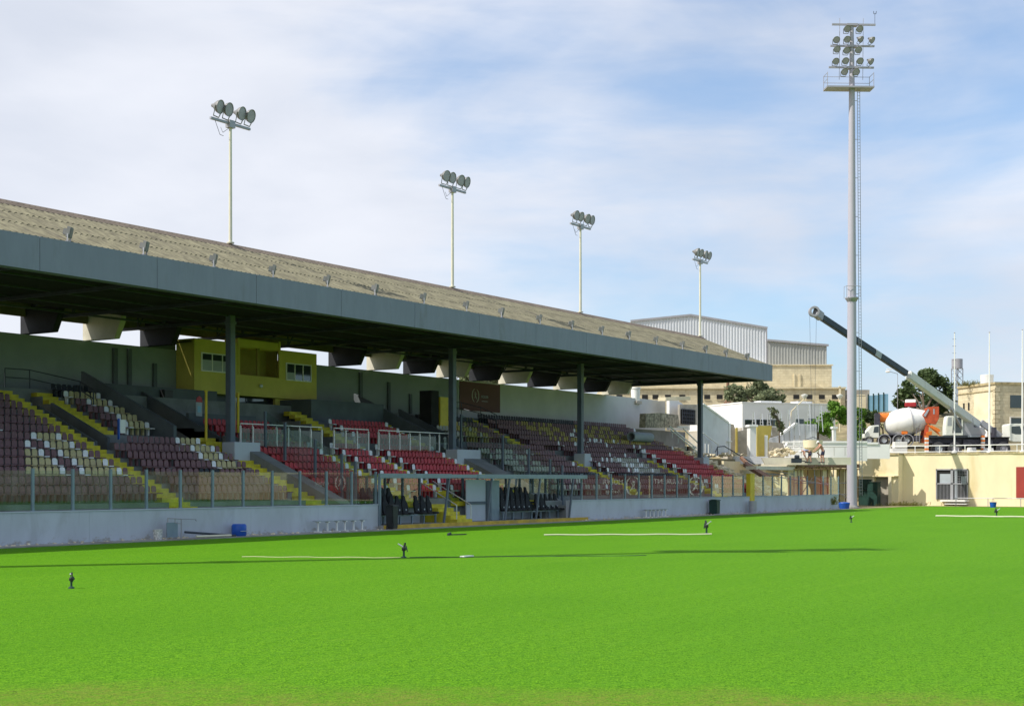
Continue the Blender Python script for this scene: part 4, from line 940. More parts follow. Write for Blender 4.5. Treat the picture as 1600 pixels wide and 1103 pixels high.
# ------------------------------------------------------------------ lorries
def wheel(t, x, y, r, w_=.3, face=-1, rim='galv'):
    m = MB(); m.lathe([(0, r*.55), (0, r*.9), (.04, r), (w_-.04, r), (w_, r*.9), (w_, 0)], (x, y, r), (0, -face, 0), 24); o = m.build('wheel', 'tyre', t, smooth=True, ang=40)
    m = MB(); m.lathe([(.02, r*.56), (.0, r*.6), (.1, r*.5), (.12, r*.25), (.04, r*.2), (.03, 0)], (x, y-.0, r), (0, -face, 0), 20); m.build('rim', rim, o, smooth=True, ang=40)
mx = thing('concrete_mixer', 'orange and white concrete mixer lorry parked on the upper terrace', 'mixer lorry', pz(1408, 695, 158), None, YAW+R(-6)); s = FPX/158
def X(px): return (px-1408)/s
def Zp(py): return (695-py)/s
m = MB(); m.prism([(X(1350), .75), (X(1350), 1.15), (X(1358), 1.9), (X(1360.5), 2.15), (X(1372), 2.2), (X(1372), .75)], 'y', -1.2, 1.2); m.build('cab', 'truckw', mx, bev=.06)
m = MB(); m.prism([(X(1363), 1.35), (X(1364.5), 2.0), (X(1371), 2.05), (X(1371), 1.35)], 'y', -1.215, -1.205); m.build('cab_window', 'wglass', mx)
m = MB(); m.prism([(X(1352), 1.3), (X(1357.8), 1.86), (X(1357.8), 1.88), (X(1352), 1.33)], 'y', -1.0, 1.0); m.build('windscreen', 'wglass', mx)
m = MB(); m.box(X(1347.5), X(1349.8), -1.5, -1.2, 1.2, 1.9); m.build('mirror', 'bblack', mx)
m = MB(); m.box(X(1352), X(1462), -.5, .5, .75, 1.05); m.box(X(1374), X(1420), -1.2, 1.2, 1.06, 1.14); m.build('chassis', 'chassis', mx)
m = MB()
for c in (1380, 1402, 1414.5): m.lathe([(0, .62), (0, .72), (.45, .72), (.45, .62)], (X(c), -1.26, .48), (0, 1, 0), 20)
m.build('mudguard', 'galv', mx)
for c in (1357, 1379.5, 1401.5, 1414):
    for yy in (-1.2, 1.2): wheel(mx, X(c), yy, .5, .32, -1 if yy < 0 else 1, 'alu')
m = MB(); m.box(X(1366), X(1374), -.9, -.4, 1.1, Zp(646)); m.tube((X(1370), -.6, 3.2), (X(1370), -.6, Zp(645)), .1); m.build('exhaust_stack', 'chassis', mx, bev=.02)
m = MB(); m.lathe([(0, 0), (0, .46), (.06, .52), (2.0, .52), (2.05, 0)], (X(1372.5), -.2, Zp(652.5)), (1, .12, 0), 20); m.build('water_tank', 'orange', mx, smooth=True)
m = MB(); m.box(X(1371.8), X(1372.3), -.32, -.08, Zp(657), Zp(648)); m.build('tank_gauge', 'white', mx)
c0 = Vector((X(1386), 0, Zp(664.5))); c1 = Vector((X(1450), 0, Zp(654)))
ax = c1-c0; L = ax.length
m = MB(); m.lathe([(-.25, 0), (-.22, .55), (0, .95), (.5, 1.32), (1.2, 1.54), (2.0, 1.62), (2.6, 1.55), (2.63, 1.6), (2.75, 1.6), (2.78, 1.52), (3.5, 1.28), (L, .85), (L, .5)], c0, ax, 32); m.build('drum', 'drum', mx, smooth=True, ang=30)
m = MB(); m.lathe([(2.6, 1.6), (2.6, 1.64), (2.7, 1.64), (2.7, 1.6)], c0, ax, 32); m.build('drum_ring', 'galv', mx)
m = MB(); m.prism([(X(1437), Zp(690)), (X(1443), Zp(664)), (X(1448), Zp(664)), (X(1446), Zp(690))], 'y', -1.0, -.8); m.prism([(X(1437), Zp(690)), (X(1443), Zp(664)), (X(1448), Zp(664)), (X(1446), Zp(690))], 'y', .8, 1.0); m.box(X(1437), X(1458), -1.0, 1.0, Zp(692), Zp(686)); m.build('rear_frame', 'redor', mx)
m = MB(); m.prism([(X(1437), Zp(650)), (X(1446), Zp(637)), (X(1463), Zp(636)), (X(1463), Zp(654)), (X(1458), Zp(664)), (X(1444), Zp(662))], 'y', -1.1, -.95); m.prism([(X(1445), Zp(638)), (X(1463), Zp(636)), (X(1463), Zp(652)), (X(1456), Zp(662)), (X(1450), Zp(662))], 'y', -.94, .95); m.build('hopper', 'redor', mx, bev=.04)
m = MB(); m.prism([(X(1439), Zp(650)), (X(1446), Zp(640)), (X(1448), Zp(641)), (X(1442), Zp(652))], 'y', -1.18, -1.101); m.box(X(1454), X(1456), -1.13, -1.101, Zp(648), Zp(640)); m.build('hopper_plate', 'wgrey', mx)
m = MB(); m.bar((X(1446), -1.0, Zp(664)), (X(1463), -1.05, Zp(679)), .32, .16); m.bar((X(1443), -1.15, Zp(660)), (X(1465), -1.2, Zp(682)), .07); m.prism([(X(1451), Zp(665)), (X(1463), Zp(671)), (X(1465), Zp(675)), (X(1460), Zp(676)), (X(1450), Zp(669))], 'y', -1.3, -.7); m.prism([(X(1443), Zp(676)), (X(1452), Zp(674)), (X(1452), Zp(680)), (X(1444), Zp(681))], 'y', -1.2, -.6); m.build('chute', 'orange', mx, bev=.03)
m = MB(); m.box(X(1406), X(1415), -1.28, -1.1, Zp(679), Zp(673.5)); m.build('side_marker', 'orange', mx, bev=.03)
m = MB()
for i in range(9): m.bar((X(1428), -1.2, Zp(690-3*i)), (X(1433), -1.2, Zp(690-3*i)), .05)
m.bar((X(1428), -1.2, Zp(692)), (X(1428.5), -1.2, Zp(660)), .06); m.bar((X(1433), -1.2, Zp(692)), (X(1434), -1.2, Zp(660)), .06); m.build('ladder', 'galv', mx)
m = MB(); m.box(X(1418), X(1434), -1.1, -.5, .35, 1.0); m.build('rear_tank', 'chassis', mx, bev=.05)

cr = thing('mobile_crane', 'white and dark mobile crane lorry with its long boom raised over the site', 'crane lorry', pz(1522, 712, 150), None, YAW); s2 = FPX/150
def X2(px): return (px-1522)/s2
def Z2(py): return (712-py)/s2
m = MB(); m.box(X2(1447), X2(1572), -.78, .78, Z2(693), Z2(684)); m.box(X2(1470), X2(1550), -.6, .6, Z2(702), Z2(693)); m.box(X2(1500), X2(1546), -1.1, -.79, Z2(696), Z2(687)); m.box(X2(1447), X2(1572), -1.22, 1.22, Z2(684), Z2(683)); m.build('chassis', 'chassis', cr, bev=.03)
m = MB(); m.box(X2(1449), X2(1532), -1.28, 1.28, Z2(684), Z2(681.5)); m.build('deck', 'steel', cr)
m = MB(); m.box(X2(1506), X2(1527), -1.3, .2, Z2(683.2), Z2(681)); m.build('deck_plate', 'wgrey', cr)
for c, rm in ((1461, 'wgrey'), (1487, 'galv'), (1562, 'galv')):
    for yy in (-1.2, 1.2): wheel(cr, X2(c), yy*1.04, .72, .4, -1 if yy < 0 else 1, rm)
m = MB(); m.prism([(X2(1571), Z2(689)), (X2(1570), Z2(664)), (X2(1572), Z2(662.5)), (X2(1597), Z2(662.5)), (X2(1604), Z2(680)), (X2(1606), Z2(684)), (X2(1606), Z2(691)), (X2(1577), Z2(691))], 'y', -1.25, 1.0); m.build('cab', 'truckw', cr, bev=.07)
m = MB(); m.prism([(X2(1574), Z2(677)), (X2(1574), Z2(667)), (X2(1587), Z2(666)), (X2(1591), Z2(679)), (X2(1580), Z2(679))], 'y', -1.262, -1.252); m.prism([(X2(1591), Z2(667)), (X2(1596), Z2(666)), (X2(1601), Z2(679)), (X2(1594), Z2(676))], 'y', -1.262, -1.252); m.build('cab_window', 'wglass', cr)
m = MB(); m.prism([(X2(1472), Z2(681)), (X2(1472), Z2(668)), (X2(1474), Z2(652)), (X2(1476), Z2(650.5)), (X2(1499), Z2(650.5)), (X2(1499), Z2(681))], 'y', -1.3, -.1); m.build('operator_cab', 'truckw', cr, bev=.06)
m = MB(); m.prism([(X2(1474.5), Z2(666)), (X2(1476), Z2(653)), (X2(1481), Z2(653)), (X2(1481), Z2(666))], 'y', -1.312, -1.302); m.build('operator_screen', 'wgrey', cr)
m = MB(); m.prism([(X2(1482), Z2(677)), (X2(1484), Z2(653)), (X2(1496), Z2(653)), (X2(1496), Z2(677))], 'y', -1.312, -1.302); m.build('operator_window', 'wglass', cr)
m = MB(); m.prism([(X2(1499), Z2(681)), (X2(1499), Z2(652)), (X2(1515), Z2(653)), (X2(1516), Z2(668)), (X2(1531), Z2(668)), (X2(1535), Z2(676)), (X2(1533), Z2(681))], 'y', -1.2, 1.1); m.build('engine_house', 'galv', cr, bev=.05)
m = MB(); m.box(X2(1548), X2(1552), -1.0, .9, Z2(686), Z2(668)); m.build('boom_rest', 'chassis', cr)
Mi = (Matrix.Translation(cr.location) @ Matrix.Rotation(YAW, 4, 'Z')).inverted()
A = Mi @ pz(1528, 664, 150); B = Mi @ pz(1419, 585.5, 142); D = Mi @ pz(1278, 492, 133.5)
m = MB(); m.bar(A, B, .62, .86); m.build('boom_base', 'booml', cr, bev=.08)
m = MB(); m.bar(B-(B-D)*.02, D, .45, .6); m.build('boom_extension', 'boomd', cr, bev=.05)
e = (D-B).normalized(); m = MB(); m.bar(B+(D-B)*.32+Vector((0, -.33, 0)), B+(D-B)*.38+Vector((0, -.33, 0)), .06, .6); m.build('boom_plate', 'wgrey', cr)
m = MB(); m.bar(A+Vector((.3, 0, .3)), A+Vector((2.4, 0, -1.2)), .5, .6); m.build('boom_foot', 'galv', cr)
m = MB(); m.bar(A+Vector((-1.6, -.5, -.9)), A+(B-A)*.42+Vector((0, -.5, -.45)), .22); m.build('lift_cylinder', 'galv', cr)
h = Mi @ pz(1272, 487, 133.2)
m = MB(); m.lathe([(-.3, .3), (-.3, .5), (-.2, .52), (-.15, .42), (.15, .42), (.2, .52), (.3, .5), (.3, .3)], h, (0, 1, 0), 20); m.bar(h+Vector((.1, 0, -.05)), D-e*.5, .6, .75); m.build('boom_head', 'galv', cr, bev=.03)
hk = Mi @ pz(1271, 689, 131.5)
m = MB()
for dx in (-.42, .22): m.tube(h+Vector((dx, 0, -.3)), hk+Vector((dx*.3, 0, .15)), .014, n=5)
m.build('hoist_cable', 'steel', cr)
M['stripe'] = None
for c in (1441.5, 1528.5):
    m = MB(); x = X2(c); n = 8; zz0, zz1 = Z2(707), Z2(681)
    for i in range(n):
        m.cur = i % 2; m.box(x-.17, x+.17, -1.62, -1.32, zz0+(zz1-zz0)*i/n, zz0+(zz1-zz0)*(i+1)/n-.001)
    m.build('outrigger', ['white', 'orange'], cr)
    m = MB(); m.lathe([(0, .4), (.12, .4), (.2, .12)], (x, -1.47, Z2(712)), (0, 0, 1), 14, True); m.build('outrigger_foot', 'galv', cr)
del M['stripe']
# concrete skip hanging from the crane
kp = pz(1270, 712, 131.3)
sk = thing('concrete_skip', 'pale conical concrete skip hung from the crane beside two workers', 'skip', kp, None, YAW); q = FPX/131.3
m = MB(); m.lathe([(.28, .22), (.75, .82), (.76, .86), (1.45, .92), (1.45, .85), (.8, .78)], (0, 0, 0), (0, 0, 1), 18); m.build('bucket', 'limew', sk, smooth=True, ang=30)
m = MB()
for a in (0, 2.1, 4.2): m.tube((.5*math.cos(a), .5*math.sin(a), .75), (.55*math.cos(a), .55*math.sin(a), -.35), .05, n=6)
m.lathe([(-.35, .55), (-.33, .6), (-.28, .6), (-.28, .55)], (0, 0, 0), (0, 0, 1), 14); m.build('legs', 'stone', sk)
m = MB(); m.path([(-.85, 0, 1.4), (0, 0, 1.75), (.85, 0, 1.4)], .03, 5); m.build('lifting_bar', 'steel', sk)
m = MB(); m.bar((.3, -.4, .3), (.95, -.7, -.35), .09); m.build('lever', 'rust', sk)
# ------------------------------------------------------------------ foliage
def leafmat(name, a, b, tr=.25):
    m = bpy.data.materials.new(name); m.use_nodes = True; t = NT(m.node_tree); p = m.node_tree.nodes['Principled BSDF']
    gw = t.n('NewGeometry'); n = t.noise(gw.outputs['Position'], 1.1, 3, .6); r = gw.outputs['Random Per Island']
    col = t.mix(t.math('ADD', t.math('MULTIPLY', r, .6), t.math('MULTIPLY', n, .4)), a, b)
    t.l(col, p.inputs['Base Color']); p.inputs['Roughness'].default_value = .6; p.inputs['Specular IOR Level'].default_value = .25
    tl = t.n('BsdfTranslucent'); t.l(col, tl.inputs[0]); mx_ = t.n('MixShader'); mx_.inputs[0].default_value = tr
    t.l(p.outputs[0], mx_.inputs[1]); t.l(tl.outputs[0], mx_.inputs[2]); t.l(mx_.outputs[0], m.node_tree.nodes['Material Output'].inputs[0])
    return m
M['leafolive'] = leafmat('olive grey leaves', (.09, .12, .055), (.25, .28, .16)); M['leafbright'] = leafmat('bright green leaves', (.05, .13, .012), (.20, .36, .05))
M['leafdark'] = leafmat('dark green leaves', (.030, .060, .022), (.13, .185, .07)); M['leafdry'] = leafmat('dry weeds', (.10, .12, .03), (.32, .28, .09))
def leaves(m, lobes, n, size, rg):
    # lobes: (centre, radii); leaves sit mostly near the skin of each clump and thin out unevenly
    for k in range(n):
        c, r = lobes[rg.randrange(len(lobes))]
        d = Vector((rg.gauss(0, 1), rg.gauss(0, 1), rg.gauss(0, 1))).normalized()
        f = rg.random()**.45; f *= 1+.16*math.sin(5*d.x+c.x)*math.cos(4*d.z+c.z)
        p = c+Vector((d.x*r.x, d.y*r.y, d.z*r.z))*f
        a = Vector((rg.gauss(0, 1), rg.gauss(0, 1), rg.gauss(0, .7))).normalized(); b = a.cross(Vector((rg.gauss(0, 1), rg.gauss(0, 1), rg.gauss(0, 1)))).normalized(); s_ = size*rg.uniform(.6, 1.5)
        m.add([p-a*s_, p-b*s_*.45, p+a*s_, p+b*s_*.45], [(0, 1, 2, 3)])
def tree(name, lab, p, h, trunk_h, lobes, n, size, lm, tr=.16, seed=1, group=None, limbs=5):
    rg = random.Random(seed); t = thing(name, lab, 'tree' if 'tree' in name else 'bush', p, group)
    m = MB(); p = Vector(p); top = p+Vector((rg.uniform(-.2, .2), 0, trunk_h)); m.lathe([(-.3, tr*1.3), (trunk_h*.3, tr), (trunk_h, tr*.65)], p, (top-p), 9, True)
    L = []
    for c, r in lobes: L.append((p+RT*c[0]+FW*c[1]+Vector((0, 0, c[2])), Vector(r)))
    for i in range(limbs):
        c, r = L[i % len(L)]; e = c+Vector((rg.uniform(-.4, .4)*r.x, rg.uniform(-.4, .4)*r.y, rg.uniform(0, .5)*r.z)); mid = top.lerp(e, .5)+Vector((rg.uniform(-.3, .3), rg.uniform(-.3, .3), .1))
        m.tube(top-Vector((0, 0, .1)), mid, tr*.5, tr*.32, 6); m.tube(mid, e, tr*.32, tr*.12, 5)
    m.build('trunk', 'bark', t, smooth=True)
    m = MB(); sub = []
    for c, r in L:
        for i in range(9):
            d = Vector((rg.gauss(0, 1), rg.gauss(0, 1), rg.gauss(0, 1))).normalized(); sub.append((c+Vector((d.x*r.x*.68, d.y*r.y*.68, d.z*r.z*.68)), r*rg.uniform(.24, .5)))
    leaves(m, L+sub*2, n, size, rg); m.build('crown', lm, t)
    return t
def lob(px, py, Z, p, rx, ry, dz=0):   # a clump seen at px,py with pixel radii
    c = pz(px, py, Z)-Vector(p); return ((c.dot(RT), c.dot(FW)+dz, c.z), (rx/FPX*Z, min(rx, ry)*1.1/FPX*Z, ry/FPX*Z))
P0 = pz(1185, 660, 168)
tree('olive_tree', 'wide grey green olive tree in front of the row of small dark windows', P0, 4, 2, [lob(1150, 617, 168, P0, 22, 17), lob(1185, 611, 168, P0, 26, 18, 1), lob(1212, 619, 168, P0, 18, 15), lob(1195, 624, 167, P0, 30, 13)], 5200, .24, 'leafolive', .2, 3)
P0 = pz(1278, 700, 144)
tree('fig_tree', 'bright green tree behind the concrete skip, left of the tall mast', P0, 5, 2, [lob(1272, 668, 144, P0, 16, 15), lob(1292, 662, 144, P0, 19, 19), lob(1306, 643, 145, P0, 17, 14), lob(1322, 650, 145, P0, 14, 13), lob(1300, 634, 146, P0, 10, 8)], 5200, .2, 'leafbright', .13, 5)
P0 = pz(1218, 694, 139.5)
tree('young_tree', 'thin leaning young tree with a sparse crown by the white gate pillar', P0, 4, 2.2, [lob(1205, 640, 139.5, P0, 8, 6), lob(1211, 647, 139.5, P0, 6, 8), lob(1216, 662, 139.5, P0, 4, 12), lob(1221, 668, 139.5, P0, 4, 11)], 560, .15, 'leafolive', .07, 8, limbs=7)
P0 = pz(1352, 705, 165)
tree('bushy_tree', 'green bushy tree close to the right side of the tall mast', P0, 4, 1.6, [lob(1345, 662, 165, P0, 10, 22), lob(1362, 652, 167, P0, 11, 12), lob(1343, 684, 164, P0, 9, 12), lob(1344, 645, 165, P0, 8, 9)], 2600, .2, 'leafbright', .12, 9)
P0 = pz(1444, 680, 182)
tree('dark_tree', 'large dark green tree behind the mixer lorry and the crane boom', P0, 8, 3, [lob(1425, 612, 194, P0, 28, 22), lob(1448, 599, 183, P0, 26, 22), lob(1470, 605, 183, P0, 20, 22), lob(1410, 624, 196, P0, 18, 16), lob(1462, 632, 186, P0, 28, 20), lob(1480, 626, 183, P0, 14, 20), lob(1436, 645, 195, P0, 20, 14)], 8500, .27, 'leafdark', .35, 12, limbs=8)
P0 = pz(1380, 680, 166)
tree('hedge_bush', 'low green hedge bush under the blue fence behind the mixer lorry', P0, 3, .8, [lob(1368, 655, 166, P0, 16, 14), lob(1382, 652, 166, P0, 14, 6), lob(1352, 650, 166, P0, 12, 12)], 2600, .2, 'leafdark', .1, 14)
P0 = Vector((63, 30, 0))
tree('yard_tree', 'leafy tree behind the stand, seen through the gap over the maroon banner', P0, 12, 7, [lob(733, 585, 116, P0, 14, 22), lob(772, 583, 117, P0, 16, 20), lob(752, 592, 116, P0, 26, 16)], 3200, .22, 'leafolive', .2, 15)
P0 = pz(1462, 791, 145.5)
def weed(p, lab, n, w_, h, seed):
    rg = random.Random(seed); m = MB()
    for i in range(n):
        a = p+RT*rg.gauss(0, w_)+FW*rg.gauss(0, .25); e = a+RT*rg.gauss(0, .25)+Vector((0, 0, h*rg.uniform(.3, 1))); mid = a.lerp(e, .6)+RT*rg.uniform(-.1, .1)
        x = RT*.02+FW*.01; m.add([a-x, a+x, mid+x, e, mid-x], [(0, 1, 2, 3, 4)])
        for k in range(3): q = a.lerp(e, rg.uniform(.3, 1)); b = Vector((rg.gauss(0, 1), rg.gauss(0, 1), rg.gauss(0, 1))).normalized()*.09; c = RT*.05; m.add([q, q+b*.6+c, q+b*1.6, q+b*.6-c], [(0, 1, 2, 3)])
    tag(m.build('weed_clump', 'leafdry', loc=tuple(p)), lab, 'weeds', 'weed clumps by the walls')
weed(P0, 'tall dry weed clump at the left foot of the barred window cage', 420, .75, 1.15, 1); weed(pz(1412, 791, 143), 'low dry weeds at the foot of the projecting cream bay', 200, 1.1, .5, 2); weed(pz(1300, 788, 124), 'small weed at the right end of the pitch wall', 60, .2, .9, 3)
weed(pz(1520, 790, 143), 'low weeds at the foot of the end wall right of the barred cage', 160, 1.0, .5, 4)

# ------------------------------------------------------------------ sheds and houses beyond
Z = 205; fs = FPX/Z
sh = thing('metal_shed', 'huge white ribbed metal shed with a low gable behind the end of the stand', 'shed', pz(1150, 640, Z), None, YAW)
def SX(px): return (px-1150)/fs
def SZ(py): return (640-py)/fs
def ribbed(x0, x1, zb, ztop, y, pitch, depth):
    m = MB(); n = int((x1-x0)/pitch); prof = [(0, 0), (.55, 0), (.62, -depth), (.93, -depth)]
    xs = []
    for i in range(n):
        for a, d in prof: xs.append((x0+(i+a)*(x1-x0)/n, y+d))
    xs.append((x1, y)); vs = [(x, d, zb) for x, d in xs]+[(x, d, ztop(x)) for x, d in xs]; k = len(xs)
    m.add(vs, [(i, i+1, k+i+1, k+i) for i in range(k-1)]); return m
ap = SX(1079); zr = lambda x: SZ(493)-abs(x-ap)*(.168 if x > ap else .10)
ribbed(SX(985), SX(1198), SZ(575), zr, 0, .42, .07).build('front_cladding', 'shed', sh)
m = MB(); m.prism([(SX(985), SZ(575)), (SX(1198), SZ(575)), (SX(1198), zr(SX(1198))-.02), (ap, SZ(493)-.02), (SX(985), zr(SX(985))-.02)], 'y', .03, 40); m.build('hall_body', 'shed', sh)
m = MB(); m.bar((ap, -.12, SZ(493)+.05), (SX(1199), -.12, zr(SX(1199))+.05), .3, .22, up=(0, 1, 0)); m.bar((ap, -.12, SZ(493)+.05), (SX(985), -.12, zr(SX(985))+.05), .3, .22, up=(0, 1, 0)); m.box(SX(1196.5), SX(1198.5), -.2, 0, SZ(570), SZ(514)); m.build('verge_trim', 'galv', sh)
m = MB(); m.lathe([(0, .5), (.5, .5), (.6, .8), (.9, .3)], (SX(999), 6, SZ(505)), (0, 0, 1), 14, True); m.lathe([(0, .5), (.3, .9), (.7, .2)], (SX(1140), 9, SZ(503)), (0, 0, 1), 14, True); m.build('roof_vent', 'galv', sh)
an = thing('shed_annex', 'lower grey ribbed metal annex right of the white shed', 'shed', pz(1150, 640, Z), None, YAW)
za = lambda x: SZ(533)-(x-SX(1198))*.085
ribbed(SX(1199), SX(1291), SZ(570), za, -.3, .42, .07).build('front_cladding', 'shed2', an)
m = MB(); m.prism([(SX(1199), SZ(570)), (SX(1291), SZ(570)), (SX(1291), za(SX(1291))-.02), (SX(1199), za(SX(1199))-.02)], 'y', -.27, 20); m.build('body', 'shed2', an)
m = MB(); m.bar((SX(1198), -.45, SZ(533)+.1), (SX(1293.5), -.45, za(SX(1293.5))+.1), .3, .3, up=(0, 1, 0)); m.build('gutter', 'galv', an)
lw = thing('limestone_store', 'long limestone store under the sheds with a row of small square windows', 'building', pz(1150, 640, Z-1.5), None, YAW)
m = MB(); m.box(SX(960), SX(1297), -.6, 18, SZ(607), SZ(570.3)); m.box(SX(955), SX(1299), -.75, -.601, SZ(572.5), SZ(570.5)); m.build('upper_wall', 'lime', lw)
m = MB()
for px in (1238, 1246.5): m.box(SX(px), SX(px+2.2), -.75, -.601, SZ(606), SZ(585))
for px in (1142, 1163): m.box(SX(px), SX(px+2.5), -.75, -.601, SZ(606), SZ(597))
m.build('pilaster', 'lime', lw)
m = MB(); m.box(SX(940), SX(1311), -3.2, 10, SZ(700), SZ(608.5)); m.build('lower_wall', 'lime', lw)
m = MB(); m.box(SX(940), SX(1312), -3.5, -.5, SZ(610), SZ(607.5)); m.build('cornice', 'lime', lw)
m = MB(); m.box(SX(1301), SX(1304), -3.5, -3.201, SZ(640), SZ(606)); m.build('corner_pier', 'limew', lw)
m = MB(); m.box(SX(1311.1), SX(1350), -2.6, 8, SZ(700), SZ(611)); m.build('lower_wing', 'block', lw)
for px in (962, 1001, 1017, 1036, 1058, 1096, 1115, 1232, 1252, 1271, 1291, 1313.5):
    m = MB(); m.box(SX(px), SX(px+9), -3.23, -3.202, SZ(626), SZ(619)); o = m.build('window', 'dark', lw)
    m = MB(); m.box(SX(px-.6), SX(px+9.6), -3.32, -3.202, SZ(627), SZ(626.1)); m.build('sill', 'limew', o)
m = MB(); m.tube((SX(1131), -3.6, SZ(632)), (SX(1131.5), -3.6, SZ(597)), .22, n=8); m.lathe([(0, .5), (.5, .4)], (SX(1131), -3.6, SZ(634)), (0, 0, 1), 10, True); tag(m.build('vent_pipe', 'rust', loc=None), 'x', 'pipe')
o = bpy.data.objects['vent_pipe']; o.data.transform(Matrix.Translation(Vector(OFF['vent_pipe']))); o.location = pz(1150, 640, Z-1.5); o.rotation_euler = (0, 0, YAW); o['label'] = 'thin brown vent pipe standing before the limestone store left of the olive tree'
# cream block left of the blue fence
p = pz(1336, 640, 195); t = thing('block_shed', 'small pale block shed behind the tall mast', 'shed', p, None, YAW); m = MB(); m.box(0, 1.5, 0, 4, -3, 1.95); m.box(-.05, 1.4, -.05, 4, 1.96, 2.1); m.build('wall', 'limew', t)
p = pz(1356, 640, 190); t = thing('blue_fence', 'blue translucent panel fence on the rise behind the mixer lorry', 'fence', p, None, YAW+R(6))
for i in range(4):
    x = i*.92*190/FPX*10.0/1.0*.9; m = MB(); m.box(x, x+.14, -.05, .09, -1.5, 2.1+.08*i); m.build('post', 'dgreen', t)
    m = MB(); m.box(x+.16, x+.7, 0, .05, -1.5, 1.9+.08*i); m.build('panel', 'bluefence', t)
# parked car above the mixer
ca = thing('parked_car', 'red and white hatchback parked on the rise left of the dark tree', 'car', pz(1423, 639.5, 187), None, YAW+R(72)); m = MB()
m.prism([(-1.0, .3), (-1.05, .75), (-.6, .86), (.95, .84), (1.0, .3)], 'y', -.75, .75); m.build('body', 'sred', ca, bev=.06)
m = MB(); m.prism([(-.75, .86), (-.45, 1.3), (.45, 1.32), (.8, .86)], 'y', -.68, .68); m.build('cabin', 'truckw', ca, bev=.06)
m = MB(); m.prism([(-.55, .9), (-.38, 1.24), (.38, 1.24), (.6, .9)], 'y', -.70, -.69); m.build('side_window', 'wglass', ca)
for x in (-.62, .62):
    for y in (-.72, .72): wheel(ca, x, y, .27, .18, -1 if y < 0 else 1)
# white house and walls beside the stand (yawed square to their sunlit face)
HY = YAW+R(21)
hp = pz(1160, 720, 150); wh = thing('white_house', 'white flat roofed building with a bright sunlit side beyond the stand end', 'building', hp, None, HY); k = 150/FPX
m = MB(); hgt = (720-629.5)*k
m.box(0, 11.6, 0, 12, -2, hgt-.012); m.build('wall', 'whitewash', wh)
m = MB(); m.box(-.06, 11.7, -.06, .14, hgt-.01, hgt+.12); m.box(-.06, .14, .141, 12, hgt-.01, hgt+.12); m.build('parapet', 'whitewash', wh)
m = MB(); m.box(.1, 11.5, -.06, -.004, -2, (720-667)*k); m.box(-.06, -.004, .1, 12, -2, (720-668)*k); m.build('base_course', 'block', wh)
for x, z, ww_, hh in ((.3, 655.5, 1.2, .62), (1.7, 655, 1.3, .6), (3.2, 655, 1.5, .65), (6.6, 653, 1.0, .8), (8.2, 652, .9, .45), (8.0, 659, 1.6, .4), (9.6, 652, .8, .4)):
    m = MB(); m.box(x, x+ww_, -.05, -.004, (720-z)*k-hh, (720-z)*k); m.build('window', 'wglass', wh)
m = MB(); m.box(2.6, 5.2, .6, 2, hgt+.12, hgt+.32); m.box(7.2, 9.0, .5, 2, hgt+.12, hgt+.36); m.build('roof_slab', 'whitewash', wh)
# stair wall beside the stand
def uvprism(name, lab, cat, pts, V, th, mname, cap=None, group=None):
    q = [onV(x, y, V) for x, y in pts]; t = thing(name, lab, cat, (q[0].x, V, min(a.z for a in q)), group)
    m = MB(); m.prism([(a.x, a.z) for a in q], 'y', V, V+th); m.build('wall', mname, t)
    if cap:
        m = MB()
        for i, j in cap: a, b = q[i], q[j]; m.bar((a.x, V+th/2, a.z+.06), (b.x, V+th/2, b.z+.06), th+.16, .14, up=(0, 0, 1))
        m.build('coping', 'whitewash', t)
    return t, q
uvprism('stair_wall', 'grey side wall of outer stairs sloping down from the stand end', 'wall', [(1094, 720), (1094, 631), (1098, 632), (1138, 661), (1138, 706)], 10.6, .3, 'greywash', [(2, 3)])
p = onV(1138, 700, 10.6); m = MB(); m.box(p.x+.002, p.x+.32, 10.5, 11.1, p.z-.6, onV(1138, 661, 10.6).z); m.box(p.x-.5, p.x+.4, 10.35, 11.2, onV(1138, 690, 10.6).z, onV(1138, 689, 10.6).z); tag(m.build('stair_pier', 'whitewash', bev=.02), 'white pier closing the lower end of the grey stair wall', 'pier')
uvprism('rear_parapet', 'white stepped parapet continuing the rear wall past the roof end', 'wall', [(1046, 672), (1046, 626), (1060, 626), (1078, 640), (1078, 672)], 15.2, .3, 'whitewash')
uvprism('yard_beam', 'pale yellow concrete beam above the grilled opening at the stand end', 'beam', [(1040, 626), (1040, 620.5), (1079, 619), (1079, 625)], 15.6, .8, 'limew')
t, q_ = uvprism('grilled_opening', 'grey recess with a dark iron grille beyond the top right seats', 'opening', [(1062, 664), (1062, 632), (1092, 632), (1092, 664)], 14.2, .2, 'block')
m = MB(); a = onV(1064, 662, 14.19); b = onV(1084, 641, 14.19); m.box(a.x, b.x, 14.1, 14.19, a.z, b.z); m.build('grille_backing', 'dark', t)
m = MB()
for i in range(7): x = a.x+(b.x-a.x)*i/6; m.tube((x, 14.05, a.z), (x, 14.05, b.z), .04, n=5)
for i in range(5): zz = a.z+(b.z-a.z)*i/4; m.tube((a.x, 14.05, zz), (b.x, 14.05, zz), .035, n=5)
m.build('grille', 'steel', t)
uvprism('rubble_wall', 'rough rubble stone wall at the top right corner of the seats', 'wall', [(1008, 668), (1009, 646), (1030, 645), (1060, 648), (1062, 668)], 14.0, .6, 'stonewall')
